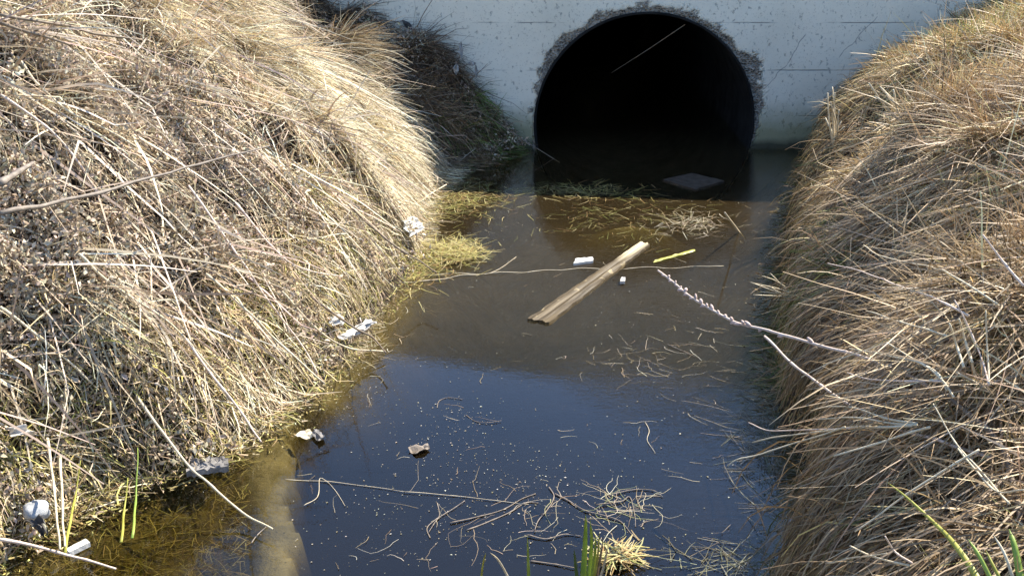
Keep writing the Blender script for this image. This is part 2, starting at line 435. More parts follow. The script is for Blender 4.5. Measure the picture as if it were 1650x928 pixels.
# ------------------------------------------------------------------ water
def box(x0, x1, y0, y1, z0, z1):
    V = [(x, y, z) for z in (z0, z1) for y in (y0, y1) for x in (x0, x1)]
    return V, [(0, 2, 3, 1), (4, 5, 7, 6), (0, 1, 5, 4), (2, 6, 7, 3), (0, 4, 6, 2), (1, 3, 7, 5)]
v, f = box(-2.4, 2.6, .9, 16.8, -.75, 0)
water = mesh_py('water', v, f, water_mat(), smooth=False)
tag(water, kind='structure', label='still murky ditch water reflecting blue sky')

# ------------------------------------------------------------------ headwall and pipe
hw = empty('culvert_headwall', 'pale grey concrete headwall with a round pipe opening broken through it', 'headwall', (PIPE_X, WALL_Y, 0))
fx = np.concatenate([np.linspace(-4, PIPE_X - .98, 60)[:-1], np.arange(PIPE_X - .98, PIPE_X + .98, .0115), np.linspace(PIPE_X + .99, 6.2, 70)])
fz = np.concatenate([np.linspace(-.7, -.25, 8)[:-1], np.arange(-.25, 1.02, .0115), np.linspace(1.03, 2.0, 24)])
X, Zg = np.meshgrid(fx, fz)
top = wall_top(X); Zg = np.where(Zg > 1.0, 1.0 + (Zg - 1.0) * (top - 1.0), Zg)
RH = PIPE_R + .012
dx = X - PIPE_X; dz = Zg - PIPE_Z; r = np.hypot(dx, dz); th = np.arctan2(dz, dx)
snap = np.abs(r - RH) < .0075
X = np.where(snap, PIPE_X + dx / np.maximum(r, .01) * RH, X); Zg = np.where(snap, PIPE_Z + dz / np.maximum(r, .01) * RH, Zg)
r2 = np.hypot(X - PIPE_X, Zg - PIPE_Z)
up = sstep(-.1, .9, th) * sstep(3.3, 2.2, th)
wch = .010 + .040 * np.maximum(0, fbm(th * 5, th * 0 + 1, 31, 3) + .35) * (.4 + .6 * up) + .012 * up
wch = wch + .062 * np.exp(-((th - .52) / .10) ** 2) + .04 * np.exp(-((th - .30) / .2) ** 2) + .03 * np.exp(-((th - 2.35) / .25) ** 2)
wch = wch + .022 * fbm(X * 28, Zg * 28, 41, 3)
e = (RH + wch) - r2
chip = sstep(-.002, .010, e)
flk = sstep(.10, .35, fbm(X * 24, Zg * 24, 77, 3)) * sstep(-.04, -.01, e) * (up > .1)
chip = np.maximum(chip, flk * .75)
rec = chip * (.014 + .016 * sstep(0, .08, e) + .016 * fbm(X * 45, Zg * 45, 51, 3))
YY = WALL_Y + np.maximum(rec, -.004) + .0015 * fbm(X * 6, Zg * 6, 61, 2)
nx, ny = len(fx), len(fz); idx = np.arange(nx * ny).reshape(ny, nx)
Fq = np.stack([idx[:-1, :-1], idx[:-1, 1:], idx[1:, 1:], idx[1:, :-1]], -1).reshape(-1, 4)
rc = r2.ravel()[Fq].mean(1); Fq = Fq[rc > RH]
V = np.stack([X, YY, Zg], -1).reshape(-1, 3)
# top, back and ends of the wall
nb = len(V); xs = fx[::4]; tv = []
ft = idx[-1]
back = [(x, WALL_Y + .32, float(wall_top(x))) for x in fx]
backb = [(x, WALL_Y + .32, -.7) for x in fx]
V = np.concatenate([V, back, backb])
B = np.arange(nx) + nb; BB = B + nx
extra = [(ft[i], ft[i + 1], B[i + 1], B[i]) for i in range(nx - 1)]
extra += [(B[i], B[i + 1], BB[i + 1], BB[i]) for i in range(nx - 1) if abs(fx[i] - PIPE_X) > .85]
Fq = np.concatenate([Fq, np.array(extra)])
M_WALL = wall_mat()
wl = mesh_np('wall', rel(V, (PIPE_X, WALL_Y, 0)), Fq, M_WALL, hw, smooth=False, attrs={'chip': np.concatenate([chip.ravel(), np.zeros(2 * nx)])})
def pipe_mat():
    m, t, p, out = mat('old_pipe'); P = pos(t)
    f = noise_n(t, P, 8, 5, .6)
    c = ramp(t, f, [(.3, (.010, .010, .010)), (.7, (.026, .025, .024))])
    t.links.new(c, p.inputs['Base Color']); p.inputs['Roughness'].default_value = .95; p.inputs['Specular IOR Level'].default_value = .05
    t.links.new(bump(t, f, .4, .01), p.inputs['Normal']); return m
SEG = 128; V = []; F = []
prof = [(PIPE_R, 9.6), (PIPE_R, .006), (PIPE_R + .004, .002), (PIPE_R + .012, .002), (PIPE_R + .016, .006), (PIPE_R + .018, 9.6)]
for k in range(SEG):
    a = 2 * math.pi * k / SEG
    for rr, yy in prof: V.append((rr * math.cos(a), yy, PIPE_Z + rr * math.sin(a)))
n = len(prof)
for k in range(SEG):
    for j in range(n - 1):
        F.append((k * n + j, ((k + 1) % SEG) * n + j, ((k + 1) % SEG) * n + j + 1, k * n + j + 1))
F.append(tuple(k * n for k in range(SEG)))
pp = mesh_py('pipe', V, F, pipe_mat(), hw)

# ------------------------------------------------------------------ bank grass
STRAWL = [(.68, .59, .42), (.54, .43, .26), (.44, .34, .23), (.36, .26, .18), (.20, .14, .09), (.66, .60, .48)]
def bank_points(side, n, ymin=1.5, ymax=6.98, smin=-.02, smax=3.0, power=1.0):
    y = rng.uniform(ymin, ymax, n); s = smin + (smax - smin) * rng.uniform(0, 1, n) ** power
    x = (xl(y) - s) if side < 0 else (xr(y) + s)
    # keep what a camera near the photograph's could see, plus a margin
    lim = .62 * (y * CP + .6) + .35
    k = (np.abs(x) < lim)
    return x[k], y[k], s[k]
def tangent(x, y, ang, ua):
    """unit vectors that follow the ground along heading ang, lifted off it by ua"""
    e = .05; ca, sa = np.cos(ang), np.sin(ang)
    sl = np.clip((surf(x + ca * e, y + sa * e) - surf(x, y)) / e, -3.5, 3.0)
    ln = np.sqrt(1 + sl * sl); T = np.stack([ca / ln, sa / ln, sl / ln], 1)
    Nn = np.stack([-sl * ca / ln, -sl * sa / ln, 1 / ln], 1)
    return T * np.cos(ua)[:, None] + Nn * np.sin(ua)[:, None]
def grass(side, n, Lr, Wr, cols, wts, up=(0., .9), grav=.25, offr=(0, .05), flow=(1, -.22), spread=.4, nseg=4, mask=None, jit=.09, per=7, crad=.035, kink=.12, **kw):
    x, y, s = bank_points(side, max(1, n // per), **kw)
    if mask is not None:
        k = mask(x, y, s); x, y, s = x[k], y[k], s[k]
    nc = len(x); r_ = lambda v: np.repeat(v, per)
    m = nc * per
    base = math.atan2(flow[1], flow[0] * -side * 1.0)
    ang = r_(base + rng.normal(0, spread, nc) + (.5 if side < 0 else 1.5) * fbm(x * 1.6, y * 1.6, 91, 2)) + rng.normal(0, .20 + .45 * spread, m)
    uc = rng.uniform(*up, nc); ua = r_(uc) + rng.normal(0, .18, m)
    offc = rng.uniform(*offr, nc); tone = 1 + rng.normal(0, .26, nc) + .38 * fbm(x * 3.3, y * 3.3, 101, 3)
    lc = rng.uniform(.7, 1.15, nc); kind = rng.choice(len(cols), nc, p=np.array(wts) / sum(wts))
    x = r_(x) + rng.normal(0, crad, m); y = np.minimum(r_(y) + rng.normal(0, crad, m), WALL_Y - .02)
    z = surf(x, y); inside = (xl(y) - x) if side < 0 else (x - xr(y))
    off = np.abs(r_(offc) + rng.normal(0, .008, m)) * sstep(-.02, .12, inside)
    d = tangent(x, y, ang, ua)
    L = rng.uniform(*Lr, m) * r_(lc); W = rng.uniform(*Wr, m)
    tx = x + d[:, 0] * L * .9; ty = y + d[:, 1] * L * .9
    tin = (xl(ty) - tx) if side < 0 else (tx - xr(ty))
    lim = np.where(rng.uniform(0, 1, m) < .10, -.10, -.02)
    L = np.where(tin < lim, L * np.clip((inside - lim) / np.maximum(inside - tin, .01), .12, 1), L)
    cc = np.array(cols); own = pal(cols, wts, m, .12); clump = cc[r_(kind)] * (1 + rng.normal(0, .10, (m, 1)))
    C = np.where((rng.uniform(0, 1, m) < .6)[:, None], clump, own) * r_(np.clip(tone, .22, 1.6))[:, None]
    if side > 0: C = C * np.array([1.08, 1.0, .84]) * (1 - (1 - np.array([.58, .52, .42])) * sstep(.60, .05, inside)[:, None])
    else: C = C * np.array([1.02, 1.0, .93]) * (1 - (1 - np.array([.50, .42, .36])) * sstep(6.35, 6.6, y)[:, None])  # headwall's shade painted into the left blades: browner and darker towards the wall
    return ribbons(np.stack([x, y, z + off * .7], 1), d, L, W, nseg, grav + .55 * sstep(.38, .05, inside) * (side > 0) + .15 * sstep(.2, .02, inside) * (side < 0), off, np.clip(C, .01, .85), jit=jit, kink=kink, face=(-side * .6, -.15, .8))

# left bank ---------------------------------------------------------
def m_straw(x, y, s): return fbm(x * 1.9, y * 1.9, 131, 3) - .35 * sstep(3.6, 2.4, y) + rng.normal(0, .10, len(x)) > -.08
def m_herb(x, y, s): return ~m_straw(x, y, s)
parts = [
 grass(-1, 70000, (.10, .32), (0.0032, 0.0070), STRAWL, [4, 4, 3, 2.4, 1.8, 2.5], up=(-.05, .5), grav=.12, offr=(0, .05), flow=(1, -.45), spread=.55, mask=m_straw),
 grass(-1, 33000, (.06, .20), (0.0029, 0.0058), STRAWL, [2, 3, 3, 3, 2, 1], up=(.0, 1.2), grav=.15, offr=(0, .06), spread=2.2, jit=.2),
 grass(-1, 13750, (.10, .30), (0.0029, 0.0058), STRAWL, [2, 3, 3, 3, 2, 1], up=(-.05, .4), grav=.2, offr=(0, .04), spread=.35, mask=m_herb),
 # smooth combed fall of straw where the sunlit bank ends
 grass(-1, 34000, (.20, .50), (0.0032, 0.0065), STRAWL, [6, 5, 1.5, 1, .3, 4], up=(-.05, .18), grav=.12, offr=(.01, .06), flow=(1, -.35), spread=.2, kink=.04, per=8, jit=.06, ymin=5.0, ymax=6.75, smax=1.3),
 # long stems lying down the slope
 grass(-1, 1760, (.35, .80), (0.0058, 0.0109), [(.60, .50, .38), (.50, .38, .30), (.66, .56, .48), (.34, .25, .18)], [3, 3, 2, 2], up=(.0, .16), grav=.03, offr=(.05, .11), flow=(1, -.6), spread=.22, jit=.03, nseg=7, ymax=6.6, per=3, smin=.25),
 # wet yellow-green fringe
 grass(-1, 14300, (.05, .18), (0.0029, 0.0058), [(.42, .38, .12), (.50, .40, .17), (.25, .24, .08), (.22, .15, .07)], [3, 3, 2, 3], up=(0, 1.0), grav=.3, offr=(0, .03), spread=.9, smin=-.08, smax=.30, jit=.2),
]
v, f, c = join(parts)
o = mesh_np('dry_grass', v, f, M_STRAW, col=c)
tag(o, 'sunlit straw and flattened dry grass covering the left bank', 'grass', kind='stuff')

def herb(side, ncl, per, cols, wts, hgt=(.01, .13), size=(.007, .019), thr=-.05, seed=131, rad=.05, **kw):
    x, y, s = bank_points(side, ncl, **kw)
    k = (fbm(x * 1.9, y * 1.9, seed, 3) + .35 * sstep(3.6, 2.4, y) * -1 + rng.normal(0, .10, len(x)) < -thr) & (fbm(x * 7, y * 7, 171, 2) > -.12) & (s > .03); x, y, s = x[k], y[k], s[k]
    m = len(x) * per
    ax = rng.normal(0, 1, (len(x), 3)) * [.3, .3, .2] + [-side * .8, -.2, -.35]; ax /= np.linalg.norm(ax, axis=1, keepdims=True)
    tt = rng.uniform(-.5, .5, (len(x), per, 1)) * rng.uniform(.10, .40, (len(x), 1, 1))
    P = np.stack([x, y, surf(x, y)], 1)[:, None] + ax[:, None] * tt + rng.normal(0, rad * .4, (len(x), per, 3))
    P = P.reshape(-1, 3); P[:, 1] = np.minimum(P[:, 1], WALL_Y - .02)
    P[:, 2] = np.maximum(P[:, 2], 0); h = surf(P[:, 0], P[:, 1]); P[:, 2] = np.maximum(h + rng.uniform(.0, .01, len(P)), h + np.repeat(rng.uniform(*hgt, len(x)), per) + rng.normal(0, .02, len(P)))
    C = pal(cols, wts, m) * np.repeat(rng.uniform(.65, 1.2, len(x)), per)[:, None]
    return flakes(P, size[0] + (size[1] - size[0]) * rng.uniform(0, 1, m) ** 1.8 * 1.25, np.clip(C, .01, .8))
v, f, c = herb(-1, 7200, 95, [(.62, .53, .39), (.50, .40, .28), (.66, .57, .44), (.34, .26, .18), (.56, .46, .35)], [3, 4, .7, 1.6, 3.5], thr=-.06, hgt=(.04, .125), size=(.009, .026), rad=.036)
o = mesh_np('dead_leaves', v, f, M_LEAFLITTER, col=c)
tag(o, 'crumpled dead leaves of flattened weeds on the left bank', 'leaves', kind='stuff')
# shaded tangle beside the wall, blade colours darkened to carry the shade
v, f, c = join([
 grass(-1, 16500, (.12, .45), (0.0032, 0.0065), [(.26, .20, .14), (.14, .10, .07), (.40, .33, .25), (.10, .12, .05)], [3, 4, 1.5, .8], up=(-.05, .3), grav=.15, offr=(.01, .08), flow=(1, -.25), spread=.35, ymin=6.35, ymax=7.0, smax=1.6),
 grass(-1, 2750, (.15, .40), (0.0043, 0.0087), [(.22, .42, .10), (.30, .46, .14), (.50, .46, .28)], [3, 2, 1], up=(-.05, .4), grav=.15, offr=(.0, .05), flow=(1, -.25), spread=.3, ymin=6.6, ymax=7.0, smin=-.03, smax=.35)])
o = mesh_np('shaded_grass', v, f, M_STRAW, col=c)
tag(o, 'dark tangled grass in the shade against the headwall', 'grass', kind='stuff')

# right bank --------------------------------------------------------
STRAWR = [(.70, .58, .33), (.52, .39, .22), (.42, .30, .18), (.30, .21, .13), (.66, .57, .40), (.34, .33, .12)]
parts = [
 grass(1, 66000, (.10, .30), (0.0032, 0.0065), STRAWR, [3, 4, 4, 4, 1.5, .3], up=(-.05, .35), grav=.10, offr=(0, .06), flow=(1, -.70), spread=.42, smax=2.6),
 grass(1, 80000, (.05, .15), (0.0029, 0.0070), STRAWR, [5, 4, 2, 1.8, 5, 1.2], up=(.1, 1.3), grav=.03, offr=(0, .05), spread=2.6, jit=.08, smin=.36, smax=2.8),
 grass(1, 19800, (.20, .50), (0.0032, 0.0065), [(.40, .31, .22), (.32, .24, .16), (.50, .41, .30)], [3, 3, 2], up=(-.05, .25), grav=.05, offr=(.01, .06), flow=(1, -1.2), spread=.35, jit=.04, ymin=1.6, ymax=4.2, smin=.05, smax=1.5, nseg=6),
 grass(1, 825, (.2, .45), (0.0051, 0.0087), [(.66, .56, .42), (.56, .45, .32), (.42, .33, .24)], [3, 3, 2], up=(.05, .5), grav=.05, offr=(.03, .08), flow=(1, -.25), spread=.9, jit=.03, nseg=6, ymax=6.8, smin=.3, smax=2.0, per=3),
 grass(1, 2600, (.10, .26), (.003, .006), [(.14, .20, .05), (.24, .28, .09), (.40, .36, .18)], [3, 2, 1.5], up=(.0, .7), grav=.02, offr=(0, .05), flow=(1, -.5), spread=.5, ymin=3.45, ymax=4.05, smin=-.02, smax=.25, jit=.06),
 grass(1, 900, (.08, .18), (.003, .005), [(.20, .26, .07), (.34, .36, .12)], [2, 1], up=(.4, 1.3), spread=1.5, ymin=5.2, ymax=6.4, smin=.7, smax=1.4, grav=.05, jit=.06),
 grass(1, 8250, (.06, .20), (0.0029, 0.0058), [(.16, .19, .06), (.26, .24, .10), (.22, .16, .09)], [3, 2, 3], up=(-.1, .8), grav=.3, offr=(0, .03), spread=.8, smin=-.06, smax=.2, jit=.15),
]
v, f, c = join(parts)
o = mesh_np('dry_grass', v, f, M_STRAW, col=c)
tag(o, 'golden straw and matted dry grass covering the right bank', 'grass', kind='stuff')
# grass along the head of the wall and on the viewer's bank
def patch(n, x0, x1, y0, y1, Lr, up, cols, wts, grav=.2):
    x = rng.uniform(x0, x1, n); y = rng.uniform(y0, y1, n); ang = rng.uniform(0, 6.28, n); ua = rng.uniform(*up, n)
    d = np.stack([np.cos(ang) * np.cos(ua), np.sin(ang) * np.cos(ua), np.sin(ua)], 1)
    V, Fq, C = ribbons(np.stack([x, y, terr(x, y)], 1), d, rng.uniform(*Lr, n), rng.uniform(.003, .006, n), 3, grav, 0 * x, pal(cols, wts, n))
    return V, Fq, C
_w = WALL_Y; WALL_Y2 = WALL_Y
def patch_free(*a, **k):
    global WALL_Y
    s = WALL_Y; WALL_Y = 99; r = patch(*a, **k); WALL_Y = s; return r
x = None
v, f, c = patch(16000, -1.6, 1.6, .6, 1.72, (.06, .16), (.3, 1.4), STRAWR, [3, 3, 2, 2, 2, 2])
tag(mesh_np('dry_grass', v, f, M_STRAW, col=c), 'short dry grass on the low bank at the viewer end', 'grass', kind='stuff')

# ------------------------------------------------------------------ sunk and floating plant litter
def water_points(pxr, pyr, n):
    px = rng.uniform(*pxr, n); py = rng.uniform(*pyr, n)
    P = np.array([onz(a, b) for a, b in zip(px, py)])
    k = terr(P[:, 0], P[:, 1]) < -.004
    return P[k]
def blob_points(cx, cy, sx, sy, n):
    P = np.array([onz(cx + a * sx, cy + b * sy) for a, b in rng.normal(0, 1, (n, 2))])
    k = (terr(P[:, 0], P[:, 1]) < .01) & (P[:, 1] < WALL_Y - .05) & (P[:, 1] > 1.5); return P[k]
def litter(P, Lr, Wr, cols, wts, zr=(.001, .006), jit=.15, tilt=.05, nseg=3, grav=0, ang=None, aspread=9.):
    n = len(P); a = rng.uniform(0, 6.283, n) if ang is None else ang + rng.normal(0, aspread, n)
    t = rng.uniform(-tilt, tilt, n); d = np.stack([np.cos(a), np.sin(a), t], 1)
    Q = P.copy(); Q[:, 2] = rng.uniform(*zr, n)
    D = d; L = rng.uniform(*Lr, n); W = rng.uniform(*Wr, n); C = pal(cols, wts, n)
    pts = [Q]; dd = d.copy()
    for k in range(nseg):
        dd = dd + rng.normal(0, jit, (n, 3)) * [1, 1, tilt + .02] - [0, 0, grav]; dd /= np.linalg.norm(dd, axis=1, keepdims=True)
        pts.append(pts[-1] + dd * (L / nseg)[:, None])
    Pn = np.stack(pts, 1); Pn[..., 2] = np.maximum(Pn[..., 2], .0012)if zr[0] > 0 else Pn[..., 2]
    D = np.gradient(Pn, axis=1); D /= np.linalg.norm(D, axis=2, keepdims=True) + 1e-9
    S = np.cross(D, [0, 0, 1.]); S /= np.linalg.norm(S, axis=2, keepdims=True) + 1e-9
    tt = np.linspace(0, 1, nseg + 1); ww = W[:, None] * (1 - .6 * tt)[None] * .5
    V = np.stack([Pn - S * ww[..., None], Pn + S * ww[..., None]], 2)
    base = (np.arange(n) * (nseg + 1) * 2)[:, None] + (np.arange(nseg) * 2)[None]
    Fq = np.stack([base, base + 1, base + 3, base + 2], 2).reshape(-1, 4)
    return V.reshape(-1, 3), Fq, np.repeat(C, (nseg + 1) * 2, 0)
YG = [(.40, .34, .10), (.52, .44, .20), (.24, .24, .06), (.30, .19, .07)]
TAN = [(.50, .42, .28), (.38, .30, .18), (.60, .53, .40), (.25, .18, .10)]
parts = [
 litter(blob_points(1010, 352, 70, 18, 240), (.03, .10), (.0010, .0026), YG, [2, 2, 3, 4], nseg=6, zr=(.001, .012), tilt=.25),
 litter(blob_points(930, 308, 55, 6, 300), (.03, .12), (.0015, .004), YG, [3, 3, 2, 2], tilt=.2),
 litter(blob_points(1110, 362, 35, 10, 160), (.03, .12), (.0015, .003), TAN, [3, 3, 2, 2], tilt=.2),
 litter(blob_points(738, 412, 20, 8, 800), (.03, .11), (.002, .004), YG, [4, 4, 1, 1], zr=(.001, .045), tilt=.25),
 litter(blob_points(660, 425, 30, 18, 900), (.03, .12), (.002, .004), YG, [2, 2, 2, 3], zr=(.001, .03), tilt=.25),
 litter(blob_points(735, 320, 35, 16, 600), (.03, .12), (.0015, .0035), YG, [3, 2, 2, 3], zr=(.001, .012), tilt=.15),
 litter(blob_points(995, 902, 15, 7, 220), (.02, .08), (.003, .006), YG, [2, 5, 1, 3], zr=(.001, .03), tilt=.25),
 litter(blob_points(1035, 585, 45, 16, 45), (.04, .14), (.0009, .0018), TAN, [2, 3, 1, 3], nseg=7, jit=.35),
 litter(blob_points(1110, 540, 40, 20, 20), (.03, .12), (.0010, .0020), TAN, [2, 3, 1, 3]),
 litter(blob_points(880, 830, 110, 20, 34), (.05, .18), (.0009, .0018), TAN, [2, 3, 2, 2], nseg=7, jit=.32, zr=(-.004, .002)),
 litter(blob_points(1000, 818, 40, 16, 36), (.05, .16), (.0010, .0022), TAN + [(.36, .38, .15)], [2, 3, 2, 1, 2], nseg=7, jit=.3),
 litter(blob_points(1170, 905, 60, 15, 80), (.04, .16), (.0012, .0028), [(.16, .16, .08), (.12, .10, .05), (.3, .27, .16)], [2, 3, 2], tilt=.1),
 litter(water_points((480, 1300), (300, 925), 150), (.015, .10), (.0009, .0018), TAN, [1, 3, 1, 3], nseg=5, jit=.3),
 litter(blob_points(1240, 700, 26, 60, 420), (.04, .18), (.0016, .003), [(.16, .15, .08), (.25, .2, .12), (.10, .08, .05)], [2, 3, 2], tilt=.2),
 litter(blob_points(560, 545, 30, 20, 500), (.02, .09), (.0015, .003), TAN, [3, 3, 1, 3], tilt=.1),
]
v, f, c = join(parts)
tag(mesh_np('floating_grass', v, f, M_STRAW, col=c), 'yellow-green and tan grass bits floating on the water', 'floating grass', kind='stuff')
# sunk straw on the shallow shelf
P = np.concatenate([water_points((-150, 400), (700, 1000), 4500), water_points((640, 800), (285, 470), 2500)])
zt = terr(P[:, 0], P[:, 1]); k = zt > -.13; P = P[k]; zt = zt[k]
v, f, c = litter(P, (.02, .09), (.0012, .0032), [(.45, .38, .16), (.32, .25, .09), (.22, .20, .06), (.15, .10, .05), (.55, .46, .28)], [3, 3, 2, 3, 2], zr=(0, .0001), tilt=.06)
dz = np.repeat(zt + rng.uniform(.003, .02, len(zt)), 8); v[:, 2] += dz
v[:, 2] = np.minimum(v[:, 2], .003)
tag(mesh_np('sunken_straw', v, f, M_STRAW, col=c), 'rotting straw lying on the shallow silt shelf', 'straw', kind='stuff')
# specks
P = np.concatenate([water_points((470, 1300), (300, 928), 600), blob_points(740, 350, 90, 40, 500), blob_points(800, 800, 150, 60, 700), blob_points(560, 620, 40, 30, 220), blob_points(730, 690, 40, 26, 160), blob_points(1000, 470, 150, 50, 260)])
n = len(P); C = pal([(.48, .45, .36), (.34, .30, .20), (.24, .20, .12)], [2, 3, 3], n)
P[:, 2] = .0015
a = rng.uniform(0, 6.28, n); s = np.clip(rng.lognormal(-6.35, .45, n), .0007, .0045) ; asp = rng.uniform(.3, .8, n)
u = np.stack([np.cos(a), np.sin(a), 0 * a], 1) * s[:, None]; w_ = np.stack([-np.sin(a), np.cos(a), 0 * a], 1) * (s * asp)[:, None]
tip = np.array([[0, 0, .0012]])
V = np.stack([P - u, P - w_ + tip, P + u, P + w_ + tip], 1); b = (np.arange(n) * 4)[:, None]
tag(mesh_np('floating_specks', V, b + [0, 1, 2, 3], M_STRAW, col=np.repeat(C, 4, 0)), 'tiny pale seeds and flecks scattered on the water', 'specks', kind='stuff')

# ------------------------------------------------------------------ countable stalks and twigs
def stalk(name, pts, r0, r1, m, label, cat='stalk', group=None, o0=.06, o1=.06, t0=None, t1=None, n=6, knob=.35, wig=.006, flat=1., sink=None, clear=.075):
    """pts run tip -> base in picture pixels; the two ends stand o0 / o1 above the ground, or t0 / t1 metres deep"""
    P = [np.array(p, float) for p in pts]
    L = np.cumsum([0] + [np.linalg.norm(b - a) for a, b in zip(P, P[1:])]); L = L / L[-1]
    ta = t0 if t0 else hit(*pts[0], o0); tb = t1 if t1 else hit(*pts[-1], o1)
    W = []
    for p, l in zip(pts, L):
        t = ta + (tb - ta) * l; th_ = hit(*p, clear); W.append(at(*p, min(t, th_)))
    if sink is not None: W.append(W[-1] + np.array(sink))
    path = smooth_path(W, n); loc = np.array(W[-1])
    v, f = tube(path, r0, r1, 6, knob, wig, flat)
    o = mesh_py(name, rel(v, loc), f, m); o.location = tuple(map(float, loc))
    tag(o, label, cat, group); return o, path
GL = 'dry stems lying down the left bank'; GR = 'bare dry stalks leaning out from the right bank'
S = lambda *a, **k: stalk('dry_stalk', *a, **k)
LEFT = [
 ([(0, 153), (67, 197), (110, 240), (150, 300)], 'pale dry stem at the left edge below the dark hollow'),
 ([(27, 93), (93, 167), (180, 213), (267, 270)], 'tan dry stem crossing the upper left bank above the long grey branch'),
 ([(128, 410), (172, 452), (248, 503), (293, 538), (359, 617)], 'pinkish white stem in the middle of the left bank'),
 ([(304, 300), (366, 386), (407, 448), (435, 486), (480, 548), (511, 600)], 'longest pale stem, running from mid-bank down to the water edge'),
 ([(331, 441), (380, 483), (449, 552), (524, 617)], 'pale stem ending at the corner of the blue reflection'),
 ([(0, 495), (52, 535), (114, 583), (148, 617)], 'thick pinkish stem at the left edge halfway down the bank'),
 ([(380, 328), (431, 390), (483, 431), (549, 445)], 'curved stem bending flat just left of the torn white scraps'),
 ([(560, 329), (594, 361), (643, 401), (677, 421), (703, 439)], 'brown stem passing under the crumpled white scrap by the yellow mat'),
 ([(220, 640), (300, 745), (335, 775), (390, 825), (440, 852)], 'long stem reaching over the brown shallows at lower left'),
 ([(0, 868), (80, 885), (130, 898), (187, 915)], 'straight pale stem in the bottom left corner over the white stub'),
 ([(78, 705), (84, 770), (95, 885)], 'upright pale stem beside the grey stone'),
 ([(98, 735), (99, 800), (103, 880)], 'upright tan stem between the pale stem and the green blade'),
 ([(300, 545), (345, 610), (395, 670), (420, 712)], 'stem hanging to the shore above the flat bark piece'),
 ([(455, 470), (500, 520), (556, 560), (620, 566)], 'stem poking over the water beside the white torn scrap'),
]
for k, (pts, lab) in enumerate(LEFT):
    S(pts, .0042, .0026, (M_PINK, M_PALE, M_PALE)[k % 3] if k != 7 else M_BROWN, lab, group=GL, o0=.16, o1=.09 if k not in (8, 9, 13) else .02, clear=.13 if k not in (8, 9, 13) else .03)
stalk('green_reed', [(132, 742), (120, 800), (104, 888)], .001, .0045, M_YELLOW, 'yellow-green reed standing right of the grey stone', 'reed', o0=.16, o1=.0, flat=.4)
stalk('green_reed', [(207, 770), (200, 820), (193, 872)], .001, .004, M_YELLOW, 'shorter of two yellow-green reeds in the left shallows', 'reed', o0=.12, o1=.0, flat=.4)
stalk('green_reed', [(222, 720), (219, 800), (211, 866)], .001, .004, M_GREEN, 'taller of two green reeds in the left shallows', 'reed', o0=.16, o1=.0, flat=.4)
B = lambda *a, **k: stalk('branch', *a, **k)
B([(0, 341), (130, 318), (300, 270), (435, 234)], .0065, .002, M_GREY, 'long thin grey branch held above the straw at upper left', 'branch', t0=2.7, t1=3.6)
B([(0, 25), (80, 37), (150, 52), (228, 65)], .006, .004, M_BROWN, 'upper of two dark twigs at the top left corner', 'branch', o0=.24, o1=.20, clear=.2)
B([(0, 38), (50, 53), (112, 71)], .006, .004, M_BROWN, 'lower of two dark twigs at the top left corner', 'branch', o0=.24, o1=.20, clear=.2)
B([(0, 296), (25, 280), (52, 262)], .009, .005, M_GREY, 'short thick grey twig at the left edge over the long branch', 'branch', t0=2.6, t1=2.8)
B([(719, 298), (686, 318), (668, 331), (652, 352)], .003, .005, M_PALE, 'forked pale twig standing just above the crumpled white scrap', 'branch', o0=.05, o1=.03)
B([(500, 477), (539, 507), (578, 532), (601, 545), (622, 567)], .005, .003, M_BROWN, 'brown twig dipping into the water where the blue reflection begins', 'branch', o0=.10, o1=.004)
B([(668, 5), (672, -2), (690, -40)], .002, .002, M_BROWN, 'thin dark stem in front of the headwall at the top', 'branch', t0=6.9, t1=6.9) if False else None

